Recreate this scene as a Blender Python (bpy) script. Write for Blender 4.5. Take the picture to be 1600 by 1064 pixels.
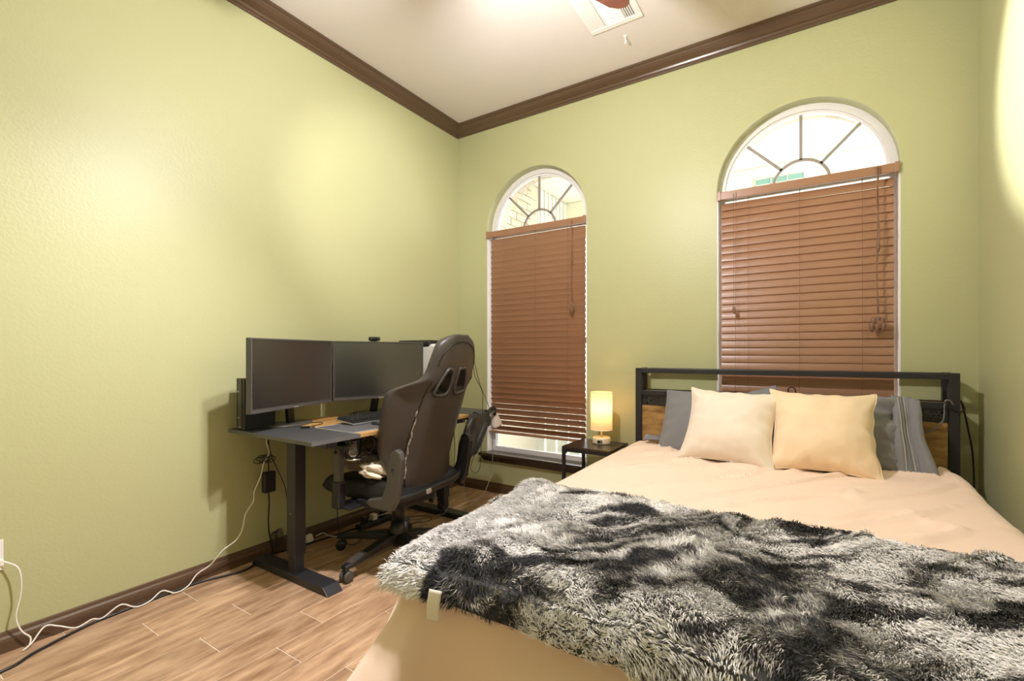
import bpy, bmesh, math, random
import numpy as np
from mathutils import Vector, Matrix, Euler
random.seed(7); rng = np.random.default_rng(7)
for o in list(bpy.data.objects): bpy.data.objects.remove(o)
sc = bpy.context.scene
col = sc.collection
PI = math.pi

# ------------------------------------------------------------------ camera
cam_d = bpy.data.cameras.new('camera'); cam = bpy.data.objects.new('camera', cam_d); col.objects.link(cam)
cam_d.sensor_width = 36.0; cam_d.lens = 735/1600*36; cam_d.shift_y = 20/1600; cam_d.clip_start = 0.02
cam.location = (2.569, 0.0, 1.125)
cam.rotation_euler = (PI/2, 0, math.atan2(472, 735))
sc.camera = cam
# ------------------------------------------------------------------ world, exposure
w = bpy.data.worlds.new('overcast_sky'); sc.world = w; w.use_nodes = True
bg = w.node_tree.nodes['Background']; bg.inputs[0].default_value = (0.95, 0.98, 1.0, 1); bg.inputs[1].default_value = 6.5
vs = sc.view_settings
vs.view_transform = 'Standard'; vs.look = 'None'; vs.gamma = 1; vs.use_curve_mapping = False; vs.exposure = 0.2
FAN = (1.62, 1.37)          # ceiling fan axis
KEY_W, SPOT_W, LAMP_W = 94.0, (440.0, 45.0, 165.0), 4.6
W, D, H = 3.24, 3.14, 3.045   # room: X 0..W, back wall at Y = D, ceiling height H
YF = -0.55                    # wall behind the camera

# ------------------------------------------------------------------ materials
MATS = {}
def nd(nt, t, **kw):
    n = nt.nodes.new(t)
    for k, v in kw.items(): setattr(n, k, v)
    return n
def mat(name, c, rough=.5, metal=0., spec=.5, bump=0., bscale=60., bdetail=3., emit=None, estr=0., var=None, varscale=4., stretch=(1,1,1), sheen=0., coat=0., rnd=0., alpha=None, trans=0.):
    if name in MATS: return MATS[name]
    m = bpy.data.materials.new(name); m.use_nodes = True; nt = m.node_tree
    b = nt.nodes['Principled BSDF']
    b.inputs['Base Color'].default_value = (*c, 1); b.inputs['Roughness'].default_value = rough
    b.inputs['Metallic'].default_value = metal; b.inputs['Specular IOR Level'].default_value = spec
    if sheen: b.inputs['Sheen Weight'].default_value = sheen
    if coat: b.inputs['Coat Weight'].default_value = coat; b.inputs['Coat Roughness'].default_value = .15
    if trans: b.inputs['Transmission Weight'].default_value = trans
    if emit: b.inputs['Emission Color'].default_value = (*emit, 1); b.inputs['Emission Strength'].default_value = estr
    tc = mp = None
    if bump or var:
        tc = nd(nt, 'ShaderNodeTexCoord'); mp = nd(nt, 'ShaderNodeMapping'); mp.inputs['Scale'].default_value = stretch
        nt.links.new(tc.outputs['Object'], mp.inputs['Vector'])
    vec = mp.outputs[0] if mp else None
    if rnd:
        oi = nd(nt, 'ShaderNodeObjectInfo'); add = nd(nt, 'ShaderNodeVectorMath', operation='ADD'); mul = nd(nt, 'ShaderNodeMath', operation='MULTIPLY'); mul.inputs[1].default_value = 37.
        nt.links.new(oi.outputs['Random'], mul.inputs[0]); nt.links.new(mp.outputs[0], add.inputs[0]); nt.links.new(mul.outputs[0], add.inputs[1]); vec = add.outputs[0]
    if var:
        nz = nd(nt, 'ShaderNodeTexNoise'); nz.inputs['Scale'].default_value = varscale; nz.inputs['Detail'].default_value = 6; nz.inputs['Roughness'].default_value = .62
        rp = nd(nt, 'ShaderNodeValToRGB'); rp.color_ramp.elements[0].position = .33; rp.color_ramp.elements[1].position = .68
        rp.color_ramp.elements[0].color = (*c, 1); rp.color_ramp.elements[1].color = (*var, 1)
        nt.links.new(vec, nz.inputs['Vector']); nt.links.new(nz.outputs['Fac'], rp.inputs[0])
        out = rp.outputs[0]
        if rnd:
            hs = nd(nt, 'ShaderNodeHueSaturation'); mr = nd(nt, 'ShaderNodeMapRange'); mr.inputs[3].default_value = 1-rnd; mr.inputs[4].default_value = 1+rnd
            nt.links.new(oi.outputs['Random'], mr.inputs[0]); nt.links.new(mr.outputs[0], hs.inputs['Value']); nt.links.new(out, hs.inputs['Color']); out = hs.outputs[0]
        nt.links.new(out, b.inputs['Base Color'])
    if bump:
        n2 = nd(nt, 'ShaderNodeTexNoise'); n2.inputs['Scale'].default_value = bscale; n2.inputs['Detail'].default_value = bdetail
        bp = nd(nt, 'ShaderNodeBump'); bp.inputs['Strength'].default_value = bump; bp.inputs['Distance'].default_value = .01
        nt.links.new(vec, n2.inputs['Vector']); nt.links.new(n2.outputs['Fac'], bp.inputs['Height']); nt.links.new(bp.outputs[0], b.inputs['Normal'])
    MATS[name] = m; return m
def glassmat():
    m = bpy.data.materials.new('window_glass'); m.use_nodes = True; nt = m.node_tree; nt.nodes.clear()
    o = nd(nt, 'ShaderNodeOutputMaterial'); mx = nd(nt, 'ShaderNodeMixShader'); t = nd(nt, 'ShaderNodeBsdfTransparent'); g = nd(nt, 'ShaderNodeBsdfGlossy')
    g.inputs['Roughness'].default_value = .02; t.inputs[0].default_value = (.96, .98, .97, 1); fr = nd(nt, 'ShaderNodeFresnel'); fr.inputs[0].default_value = 1.3
    nt.links.new(fr.outputs[0], mx.inputs[0]); nt.links.new(t.outputs[0], mx.inputs[1]); nt.links.new(g.outputs[0], mx.inputs[2]); nt.links.new(mx.outputs[0], o.inputs[0])
    return m
M_glass = glassmat()
M_clear = M_glass.copy(); M_clear.name = 'clear_plastic'
M_clear.node_tree.nodes['Fresnel'].inputs[0].default_value = 1.6
M_wall = mat('green_paint', (.458, .460, .25), rough=.42, spec=.4, bump=.09, bscale=85, bdetail=4)
M_ceil = mat('ceiling_paint', (.74, .675, .645), rough=.8, bump=.08, bscale=80)
M_trim = mat('brown_trim_paint', (.10, .058, .032), rough=.28, spec=.6)
M_grout = mat('grout', (.80, .70, .58), rough=.9)
M_plank = mat('wood_look_tile', (.60, .40, .25), rough=.42, spec=.4, var=(.27, .15, .08), varscale=3.4, stretch=(8, 1.3, 8), rnd=.14, bump=.06, bscale=25)
M_white = mat('white_vinyl', (.78, .76, .77), rough=.4)
M_muntin = mat('grey_muntin', (.30, .27, .24), rough=.5)
M_slat = mat('brown_slat', (.32, .168, .095), rough=.33, spec=.5)
M_cord = mat('blind_cord', (.20, .10, .06), rough=.6)
M_sill = mat('dark_sill', (.045, .028, .018), rough=.12, spec=.7)
M_bmetal = mat('black_metal', (.016, .015, .018), rough=.45, spec=.5)
M_gmetal = mat('graphite_metal', (.022, .022, .026), rough=.42, spec=.5)
M_plastic = mat('black_plastic', (.013, .013, .015), rough=.38)
M_gplastic = mat('glossy_black_plastic', (.01, .01, .012), rough=.12)
M_bezel = mat('grey_bezel', (.075, .068, .062), rough=.35)
M_screen = mat('monitor_screen', (.010, .010, .011), rough=.30, spec=.5)
M_screen.node_tree.nodes['Principled BSDF'].inputs['IOR'].default_value = 2.3
M_grey = mat('grey_desktop', (.052, .052, .055), rough=.42, spec=.4)
M_greye = mat('grey_desk_edge', (.11, .11, .11), rough=.45)
M_oak = mat('rustic_wood', (.56, .33, .115), rough=.45, var=(.27, .13, .04), varscale=3.2, stretch=(7, 1.2, 7), bump=.05, bscale=30)
M_rustic = mat('headboard_wood', (.50, .30, .10), rough=.55, var=(.16, .075, .02), varscale=4.5, stretch=(1.6, 4, 5), bump=.12, bscale=14)
M_shelf = mat('shelf_wood', (.20, .105, .05), rough=.5, var=(.11, .06, .03), varscale=5, stretch=(1, 8, 8))
M_pu = mat('brown_black_leatherette', (.055, .045, .041), rough=.42, spec=.5, bump=.03, bscale=300)
M_pud = mat('black_leatherette', (.012, .011, .011), rough=.45)
M_seam = mat('torn_seam', (.55, .47, .40), rough=.8, var=(.05, .035, .03), varscale=70)
M_gcord = mat('white_cord', (.80, .77, .72), rough=.5)
M_kcord = mat('black_cord', (.012, .012, .013), rough=.4)
M_greycord = mat('grey_cord', (.16, .15, .13), rough=.45)
M_chrome = mat('chrome', (.7, .68, .66), rough=.15, metal=1)
M_spread = mat('peach_bedspread', (.89, .685, .56), rough=.75, spec=.2, sheen=.25, bump=.05, bscale=9)
M_matt = mat('mattress_white', (.75, .70, .64), rough=.9)
M_cush1 = mat('cream_cushion', (.81, .715, .605), rough=.8, sheen=.3, bump=.05, bscale=400)
M_cush2 = mat('tan_cushion', (.86, .67, .45), rough=.8, sheen=.3, bump=.05, bscale=400)
M_sham = mat('grey_sham', (.20, .197, .205), rough=.8, sheen=.15, bump=.03, bscale=200)
M_shamp = mat('sham_piping', (.36, .34, .33), rough=.7)
M_bback = mat('blanket_backing', (.06, .06, .06), rough=.9)
M_tag = mat('white_tag', (.78, .74, .66), rough=.8)
M_brick = mat('cream_brick', (.62, .54, .42), rough=.9, var=(.50, .40, .29), varscale=6, rnd=.12)
M_mortar = mat('mortar', (.52, .45, .36), rough=.95)
M_soffit = mat('cream_soffit', (.80, .76, .62), rough=.8)
M_conc = mat('concrete', (.50, .48, .44), rough=.9)
M_fence = mat('white_fence', (.70, .68, .62), rough=.8, var=(.52, .50, .45), varscale=4, stretch=(8, 8, 1))
M_blade = mat('fan_blade_wood', (.20, .065, .038), rough=.4, var=(.10, .03, .02), varscale=4, stretch=(1, 12, 1))
M_bronze = mat('fan_bronze', (.05, .03, .02), rough=.35, metal=.7)
M_frost = mat('frosted_glass_lit', (.9, .88, .82), rough=.5, emit=(1, .9, .78), estr=2.0)
M_ventd = mat('vent_dark', (.03, .03, .03), rough=.9)
M_ventw = mat('vent_white', (.82, .80, .78), rough=.5)
M_case = mat('white_case', (.78, .76, .76), rough=.35)
M_fluff = mat('brown_grey_fleece', (.16, .125, .095), rough=.95, var=(.06, .045, .035), varscale=14, sheen=.4)
M_cream = mat('cream_cloth', (.72, .60, .42), rough=.9, var=(.80, .74, .64), varscale=9)
M_lampb = mat('pale_lamp_base', (.80, .66, .45), rough=.4)
M_teal = mat('tinted_pane', (.20, .36, .33), rough=.1)
M_key = mat('black_keycap', (.022, .021, .021), rough=.45)
M_logo = mat('silver_logo', (.55, .53, .50), rough=.3, metal=.6)

# ------------------------------------------------------------------ mesh helpers
WL = {}
def tag(o, label=None, cat=None, group=None, kind=None):
    if label: o['label'] = label
    if cat: o['category'] = cat
    if group: o['group'] = group
    if kind: o['kind'] = kind
    return o
def thing(name, label, cat, loc=(0,0,0), rotz=None, group=None, kind=None):
    o = bpy.data.objects.new(name, None); col.objects.link(o); o.location = loc; o.empty_display_size = .05
    WL[o.name] = Vector(loc)
    if rotz is not None: o.rotation_euler = (0, 0, rotz); WL[o.name] = Vector((0, 0, 0))
    return tag(o, label, cat, group, kind)
def catmull(pts, sub=6, closed=False):
    P = [Vector(p) for p in pts]; n = len(P); out = []
    rngi = range(n if closed else n-1)
    for i in rngi:
        p0 = P[(i-1) % n] if closed or i > 0 else P[i]*2-P[i+1]
        p1 = P[i]; p2 = P[(i+1) % n]
        p3 = P[(i+2) % n] if closed or i+2 < n else p2*2-p1
        for k in range(sub):
            t = k/sub
            out.append(.5*((2*p1)+(p2-p0)*t+(2*p0-5*p1+4*p2-p3)*t*t+(3*p1-p0-3*p2+p3)*t**3))
    if not closed: out.append(P[-1])
    return out
class MB:
    def __init__(s): s.v = []; s.f = []
    def add(s, v, f):
        b = len(s.v); s.v += [tuple(p) for p in v]; s.f += [tuple(i+b for i in q) for q in f]; return s
    def box(s, x0, x1, y0, y1, z0, z1):
        return s.add([(x0,y0,z0),(x1,y0,z0),(x1,y1,z0),(x0,y1,z0),(x0,y0,z1),(x1,y0,z1),(x1,y1,z1),(x0,y1,z1)],
                     [(3,2,1,0),(4,5,6,7),(0,1,5,4),(1,2,6,5),(2,3,7,6),(3,0,4,7)])
    def obox(s, c, sz, M=None):
        M = M or Matrix.Identity(3); c = Vector(c); h = [q/2 for q in sz]
        v = [c + M @ Vector((a*h[0], b*h[1], d*h[2])) for d in (-1,1) for a, b in ((-1,-1),(1,-1),(1,1),(-1,1))]
        return s.add(v, [(3,2,1,0),(4,5,6,7),(0,1,5,4),(1,2,6,5),(2,3,7,6),(3,0,4,7)])
    def tube(s, pts, r, n=8, sub=6, closed=False, flat=1.0):
        P = catmull(pts, sub, closed) if sub > 1 else [Vector(p) for p in pts]
        m = len(P); ref = Vector((0,0,1)); vs_ = []; fs = []
        prev = None
        for i, p in enumerate(P):
            a = P[(i-1) % m] if closed else P[max(i-1, 0)]; b = P[(i+1) % m] if closed else P[min(i+1, m-1)]
            t = (b-a); t = t.normalized() if t.length > 1e-9 else Vector((0,0,1))
            if prev is None: u = t.cross(Vector((0,0,1)) if abs(t.z) < .9 else Vector((1,0,0))).normalized()
            else:
                u = prev - t*prev.dot(t); u = u.normalized() if u.length > 1e-6 else t.orthogonal().normalized()
            prev = u; w_ = t.cross(u)
            rr = r(i/(m-1)) if callable(r) else r
            for k in range(n):
                an = 2*PI*k/n; vs_.append(p + u*math.cos(an)*rr + w_*math.sin(an)*rr*flat)
        for i in range(m if closed else m-1):
            j = (i+1) % m
            for k in range(n): fs.append((i*n+k, i*n+(k+1) % n, j*n+(k+1) % n, j*n+k))
        if not closed: fs.append(tuple(range(n-1, -1, -1))); fs.append(tuple((m-1)*n+k for k in range(n)))
        return s.add(vs_, fs)
    def lathe(s, prof, c=(0,0,0), n=24, M=None, cap=True):
        c = Vector(c); M = M or Matrix.Identity(3); vs_ = []; fs = []
        for r, z in prof:
            for k in range(n): vs_.append(c + M @ Vector((r*math.cos(2*PI*k/n), r*math.sin(2*PI*k/n), z)))
        m = len(prof)
        for i in range(m-1):
            for k in range(n): fs.append((i*n+k, i*n+(k+1) % n, (i+1)*n+(k+1) % n, (i+1)*n+k))
        if cap: fs.append(tuple(range(n-1, -1, -1))); fs.append(tuple((m-1)*n+k for k in range(n)))
        return s.add(vs_, fs)
    def prism(s, out, a0, a1, axis='Y', M=None, c=(0,0,0)):
        n = len(out); vs_ = []
        for a in (a0, a1):
            for p, q in out:
                v = (p, a, q) if axis == 'Y' else ((a, p, q) if axis == 'X' else (p, q, a))
                vs_.append(Vector(c) + (M @ Vector(v) if M else Vector(v)))
        fs = [tuple(range(n)), tuple(range(2*n-1, n-1, -1))] + [(i, n+i, n+(i+1) % n, (i+1) % n) for i in range(n)]
        return s.add(vs_, fs)
    def grid(s, nu, nv, fn, cu=False, cv=False):
        vs_ = [fn(i/(nu if cu else nu-1), j/(nv if cv else nv-1)) for i in range(nu) for j in range(nv)]; fs = []
        for i in range(nu if cu else nu-1):
            for j in range(nv if cv else nv-1):
                a, b = i, (i+1) % nu; d, e = j, (j+1) % nv
                fs.append((a*nv+d, b*nv+d, b*nv+e, a*nv+e))
        return s.add(vs_, fs)
    def mesh(s, name, recalc=True):
        me = bpy.data.meshes.new(name); me.from_pydata(s.v, [], s.f)
        if recalc:
            bm = bmesh.new(); bm.from_mesh(me); bmesh.ops.recalc_face_normals(bm, faces=bm.faces); bm.to_mesh(me); bm.free()
        return me
    def build(s, name, m, parent=None, smooth=False, bevel=0., seg=2, sub=0, center=True, recalc=True, solid=0.):
        A = np.array([tuple(p) for p in s.v]); c = (A.min(0)+A.max(0))/2 if center else np.zeros(3)
        s.v = [tuple(p) for p in (A-c)]
        me = s.mesh(name, recalc); me.materials.append(m)
        if smooth: me.polygons.foreach_set('use_smooth', [True]*len(me.polygons))
        o = bpy.data.objects.new(name, me); col.objects.link(o)
        wl = Vector(c)
        if parent: o.parent = parent; o.location = wl - WL[parent.name]
        else: o.location = wl
        WL[o.name] = wl
        if solid: md = o.modifiers.new('thickness', 'SOLIDIFY'); md.thickness = solid; md.offset = 0
        if bevel: md = o.modifiers.new('bevel', 'BEVEL'); md.width = bevel; md.segments = seg; md.limit_method = 'ANGLE'; md.angle_limit = .7
        if sub: md = o.modifiers.new('sub', 'SUBSURF'); md.levels = sub; md.render_levels = sub
        return o
def struct(o): o['kind'] = 'structure'; return o
def copy_obj(o, loc, parent=None, rot=None):
    c = o.copy(); col.objects.link(c); c.location = loc; c.parent = parent
    if rot is not None: c.rotation_euler = rot
    WL[c.name] = Vector(loc) + (WL[parent.name] if parent else Vector((0,0,0)))
    return c
def copy_tree(o, loc=None, parent=None):
    c = o.copy(); col.objects.link(c); c.parent = parent
    if loc is not None: c.location = loc
    WL[c.name] = Vector(c.location)
    for ch in list(o.children): copy_tree(ch, None, c)
    return c
def Rz(a): return Matrix.Rotation(a, 3, 'Z')
def Ry(a): return Matrix.Rotation(a, 3, 'Y')
def Rx(a): return Matrix.Rotation(a, 3, 'X')
# smooth value noise, vectorised
_L = rng.random((256, 256))
def vnoise(x, y):
    x = np.asarray(x, float); y = np.asarray(y, float)
    xi = np.floor(x).astype(int); yi = np.floor(y).astype(int); fx = x-xi; fy = y-yi
    fx = fx*fx*(3-2*fx); fy = fy*fy*(3-2*fy)
    g = lambda a, b: _L[a % 256, b % 256]
    return (g(xi,yi)*(1-fx)+g(xi+1,yi)*fx)*(1-fy)+(g(xi,yi+1)*(1-fx)+g(xi+1,yi+1)*fx)*fy
def fbm(x, y, o=4):
    t = 0.; a = .5; n = 0.
    for i in range(o):
        t = t+a*vnoise(x*2**i+17.3*i, y*2**i+5.1*i); n += a; a *= .5
    return t/n
def N(x, y, o=3): return float(fbm(x, y, o))
def sstep(a, b, x): t = np.clip((x-a)/(b-a), 0, 1); return t*t*(3-2*t)

# ------------------------------------------------------------------ floor of wood-look planks
b = MB(); b.box(-.02, W+.02, YF-.02, D+.02, -.05, -.002); floor = struct(b.build('floor', M_grout))
PW, PL, G = .1525, .61, .0045
pk = {}
i0 = 0; x = .213-.157*2
row = 0
while x < W:
    y = YF - [.0, .20, .41, .13, .33][row % 5] - .05
    while y < D:
        xa, xb, ya, yb = max(x, 0), min(x+PW, W), max(y, YF), min(y+PL-G, D)
        if xb-xa > .01 and yb-ya > .02:
            key = (round(xb-xa, 3), round(yb-ya, 3))
            if key not in pk:
                q = MB(); hx, hy = (xb-xa)/2, (yb-ya)/2; q.box(-hx, hx, -hy, hy, -.006, 0)
                me = q.mesh('plank'); me.materials.append(M_plank); pk[key] = me
            o = bpy.data.objects.new('plank', pk[key]); col.objects.link(o); o.parent = floor
            o.location = Vector(((xa+xb)/2, (ya+yb)/2, 0)) - WL['floor']
        y += PL
    x += .157; row += 1

# ------------------------------------------------------------------ walls and ceiling
b = MB(); b.box(-.12, 0, YF-.12, D, -.05, H+.1); struct(b.build('wall_left', M_wall))
b = MB(); b.box(W, W+.12, YF-.12, D, -.05, H+.1); struct(b.build('wall_right', M_wall))
b = MB(); b.box(0, W, YF-.12, YF, -.05, H+.1); struct(b.build('wall_front', M_wall))
b = MB(); b.box(0, W, YF, D, H, H+.1); struct(b.build('ceiling', M_ceil))
WR = .443; ZSP = 2.125; ZS = .32; WC = (.749, 2.504); YO = D+.14
def arch(cx, r, n=28, z=ZSP): return [(cx+r*math.cos(PI-PI*i/n), z+r*math.sin(PI*i/n)) for i in range(n+1)]
b = MB()
def quadY(p, y, flip=False): b.add([(a, y, c) for a, c in p], [tuple(range(len(p)))])
for y in (D, YO):
    xs = [-.12, WC[0]-WR, WC[0]+WR, WC[1]-WR, WC[1]+WR, W+.12]
    for k in (0, 2, 4): quadY([(xs[k], -.05), (xs[k+1], -.05), (xs[k+1], H+.1), (xs[k], H+.1)], y)
    for cx in WC:
        quadY([(cx-WR, -.05), (cx+WR, -.05), (cx+WR, ZS), (cx-WR, ZS)], y)
        A = arch(cx, WR)
        for p, q in zip(A, A[1:]): quadY([p, q, (q[0], H+.1), (p[0], H+.1)], y)
for cx in WC:
    P = [(cx-WR, ZS)] + arch(cx, WR) + [(cx+WR, ZS)]
    for p, q in zip(P, P[1:]+P[:1]): b.add([(p[0], D, p[1]), (q[0], D, q[1]), (q[0], YO, q[1]), (p[0], YO, p[1])], [(0,1,2,3)])
xs = [-.12, W+.12]
for x in xs: b.add([(x, D, -.05), (x, D, H+.1), (x, YO, H+.1), (x, YO, -.05)], [(0,1,2,3)])
b.add([(-.12, D, H+.1), (W+.12, D, H+.1), (W+.12, YO, H+.1), (-.12, YO, H+.1)], [(0,1,2,3)])
wb = struct(b.build('wall_back', M_wall, recalc=False, bevel=0))
# crown moulding: one mitred run round the room
prof = [(0,0),(.010,0),(.012,.010),(.020,.016),(.024,.026),(.034,.032),(.052,.046),(.064,.060),(.066,.068),(.078,.074),(.078,.086),(0,.086)]
def run(prof, z0, name, m, segs):
    b = MB(); cs = [(0, YF, 1, 1), (0, D, 1, -1), (W, D, -1, -1), (W, YF, -1, 1)]; n = len(prof)
    for a, c in segs:
        v = []
        for X, Y, sx, sy in (cs[a], cs[c]): v += [(X+sx*p, Y+sy*p, z0+q) for p, q in prof]
        b.add(v, [(i, (i+1) % n, n+(i+1) % n, n+i) for i in range(n)])
    return struct(b.build(name, m, smooth=False))
run(prof, H-.086, 'trim_1', M_trim, [(0,1),(1,2),(2,3),(3,0)])
bp = [(0,0),(.016,0),(.016,.040),(.013,.052),(.008,.060),(.006,.072),(0,.076)]
for nm, sg in (('baseboard_left',(0,1)),('baseboard_back',(1,2)),('baseboard_right',(2,3)),('baseboard_front',(3,0))): run(bp, 0, nm, M_trim, [sg])

# ------------------------------------------------------------------ windows, sills, blinds
def window(k, cx):
    t = thing('window_%d' % (k+1), None, None, (cx, D+.09, ZS), kind='structure')
    y0, y1 = D+.075, D+.115; r0, r1 = WR, WR-.036; n = 28
    b = MB()
    P = [(cx-r0, ZS)]+arch(cx, r0, n)+[(cx+r0, ZS)]; Q = [(cx-r1, ZS+.016)]+arch(cx, r1, n)+[(cx+r1, ZS+.016)]
    m = len(P)
    for i in range(m):
        j = (i+1) % m
        v = [(P[i][0], y0, P[i][1]), (P[j][0], y0, P[j][1]), (Q[j][0], y0, Q[j][1]), (Q[i][0], y0, Q[i][1]),
             (P[i][0], y1, P[i][1]), (P[j][0], y1, P[j][1]), (Q[j][0], y1, Q[j][1]), (Q[i][0], y1, Q[i][1])]
        b.add(v, [(0,1,2,3), (7,6,5,4), (2,6,7,3), (0,4,5,1)])
    b.build('window_frame', M_white, t)
    r2 = r1-.014; b = MB(); P, Q = arch(cx, r1+.002, n), arch(cx, r2, n)
    for i in range(n):
        v = [(P[i][0], y0+.012, P[i][1]), (P[i+1][0], y0+.012, P[i+1][1]), (Q[i+1][0], y0+.012, Q[i+1][1]), (Q[i][0], y0+.012, Q[i][1]),
             (P[i][0], y1, P[i][1]), (P[i+1][0], y1, P[i+1][1]), (Q[i+1][0], y1, Q[i+1][1]), (Q[i][0], y1, Q[i][1])]
        b.add(v, [(0,1,2,3), (7,6,5,4), (2,6,7,3)])
    b.build('glazing_bead', M_white, t)
    b = MB(); b.box(cx-r1, cx+r1, y0, y1, ZSP-.05, ZSP-.01); b.box(cx-r1, cx+r1, y0+.005, y1, 1.20, 1.245); b.build('window_rail', M_white, t)
    b = MB(); b.box(cx-r1, cx+r1, y0+.004, y1, ZS+.016, ZS+.036); b.build('bottom_rail', M_white, t, bevel=.003)
    ym = D+.095; zc = ZSP-.01; rh = .142
    for a in (PI/4, PI/2, 3*PI/4):
        b = MB(); b.obox((cx+math.cos(a)*(rh+r2)/2, ym, zc+math.sin(a)*(rh+r2+.01)/2), (r2-rh+.01, .012, .016), Ry(-a)); b.build('muntin', M_muntin, t)
    b = MB(); A, B_ = arch(cx, rh+.008, 20, zc), arch(cx, rh-.008, 20, zc)
    for i in range(20):
        v = [(A[i][0], ym-.006, A[i][1]), (A[i+1][0], ym-.006, A[i+1][1]), (B_[i+1][0], ym-.006, B_[i+1][1]), (B_[i][0], ym-.006, B_[i][1])]
        v += [(p[0], ym+.006, p[2]) for p in v]
        b.add(v, [(0,1,2,3), (7,6,5,4), (0,4,5,1), (2,6,7,3)])
    b.build('muntin', M_muntin, t)
    b = MB(); b.prism(arch(cx, r1, n, zc), ym+.010, ym+.014); b.build('pane', M_glass, t)
    for za, zb in ((ZS+.03, 1.20), (1.245, ZSP-.05)):
        b = MB(); b.box(cx-r1, cx+r1, ym+.010, ym+.014, za, zb); b.build('pane', M_glass, t)
    for s in (-1, 1): b = MB(); b.box(cx+s*(WR-.003)-.003, cx+s*(WR-.003)+.003, D+.004, y0, ZS+.002, ZSP-.012); b.build('jamb_liner', M_white, t)
    # stool and apron
    t2 = thing('trim_%d' % (k+2), None, None, (cx, D, ZS-.03), kind='structure')
    b = MB(); b.box(cx-WR-.045, cx+WR+.045, D-.062, D+.001, ZS-.026, ZS); b.box(cx-WR+.001, cx+WR-.001, D, D+.075, ZS-.02, ZS+.002); b.build('sill', M_sill, t2, bevel=.006)
    b = MB(); b.prism([(D-.001, ZS-.026), (D-.040, ZS-.026), (D-.036, ZS-.040), (D-.020, ZS-.060), (D-.012, ZS-.072), (D-.001, ZS-.072)], cx-WR-.025, cx+WR+.025, 'X'); b.build('apron', M_sill, t2)
for k, cx in enumerate(WC): window(k, cx)

def slatmesh(w_):
    b = MB(); prof = []
    for i in range(5):
        u = -1+i/2; prof.append((u*.0255, .0028*(1-u*u)))
    v = []; n = 5
    top = [(p, q+.0014) for p, q in prof]; bot = [(p, q-.0014) for p, q in reversed(prof)]
    b.prism(top+bot, -w_/2, w_/2, 'X'); me = b.mesh('slat'); me.materials.append(M_slat)
    return me
def blind(cx, label, zbot, tilt, bottom_open, ladders):
    t = thing('window_blind', label, 'blind', (cx, D+.03, zbot), group='brown slat blinds')
    w_ = 2*WR-.022; zt = ZSP-.012; yb = D+.034
    b = MB(); b.box(cx-w_/2-.004, cx+w_/2+.004, D-.012, D+.004, zt-.046, zt+.002); b.box(cx-w_/2, cx+w_/2, D+.004, D+.058, zt-.03, zt); b.build('valance', M_slat, t, bevel=.003)
    for s in (-1, 1):
        b = MB(); b.box(cx+s*(w_/2-.004)-.010, cx+s*(w_/2-.004)+.010, D-.018, D+.002, zt-.050, zt+.006); b.build('valance_clip', M_slat, t, bevel=.002)
    me = slatmesh(w_-.026); pitch = .0445; z = zt-.046-.036; n = 0; N_ = int((z-zbot-.02)/pitch)
    while z > zbot+.028:
        f = n/N_
        a = tilt - bottom_open*max(0, (f-.72)/.28) + random.uniform(-.02, .02) - (.10 if n < 2 else 0)
        o = bpy.data.objects.new('slat', me); col.objects.link(o); o.parent = t
        o.location = Vector((cx, yb, z))-WL[t.name]; o.rotation_euler = (a, random.uniform(-.0025, .0025), 0)
        z -= pitch; n += 1
    b = MB(); b.box(cx-w_/2+.006, cx+w_/2-.006, yb-.026, yb+.026, zbot, zbot+.018); b.build('bottom_rail', M_slat, t, bevel=.005)
    for lx in ladders:
        b = MB()
        for s in (-1, 1): b.tube([(lx, yb+s*.0265, zt-.03), (lx, yb+s*.0265, zbot+.01)], .0011, 5, 1)
        b.build('ladder_cord', M_cord, t)
    return t, yb
def tassel(t, x, y, z, parent_name='tassel', s=1.):
    b = MB(); b.lathe([(.003*s, 0), (.009*s, -.006*s), (.0095*s, -.020*s), (.006*s, -.034*s), (.0045*s, -.040*s)], (x, y, z), 10); return b.build('tassel', M_cord, t, smooth=True)
tl, yb = blind(WC[0], 'tall brown slat blind in the narrow-looking window beside the desk', .475, -1.27, -.36, (.47, .758, 1.035))
b = MB(); b.tube([(1.078, D-.018, ZSP-.03), (1.080, D-.02, 1.90), (1.075, D-.02, 1.60), (1.078, D-.02, 1.50)], .0016, 6); b.tube([(1.084, D-.018, ZSP-.03), (1.076, D-.021, 1.80), (1.082, D-.021, 1.50)], .0016, 6); b.build('pull_cord', M_cord, tl)
for dx, dz in ((0, 1.50), (.013, 1.49), (-.011, 1.475), (.004, 1.462)): tassel(tl, 1.079+dx, D-.022, dz)
tassel(tl, 1.078, D-.02, 1.835, s=.7)
tr, yb = blind(WC[1], 'wide brown slat blind in the window behind the headboard', .475, 1.30, 0., (2.235, 2.499, 2.788))
b = MB(); b.tube([(2.848, D-.02, ZSP-.02), (2.852, D-.02, 1.9), (2.846, D-.02, 1.6), (2.85, D-.02, 1.33)], .003, 6)
b.tube([(2.860, D-.02, ZSP-.02), (2.846, D-.025, 1.95), (2.858, D-.025, 1.75), (2.846, D-.025, 1.55), (2.855, D-.025, 1.33)], .003, 6)
b.tube([(2.85, D-.026, 1.40), (2.865, D-.03, 1.395), (2.872, D-.03, 1.39)], .002, 6); b.build('pull_cord', M_cord, tr)
for dx, dz in ((-.018, 1.315), (0, 1.32), (.018, 1.312), (-.026, 1.288), (-.004, 1.285), (.022, 1.288), (.006, 1.30)): tassel(tr, 2.851+dx, D-.026, dz, s=1.25)
tassel(tr, 2.852, D-.028, 1.70, s=1.0)
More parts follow.
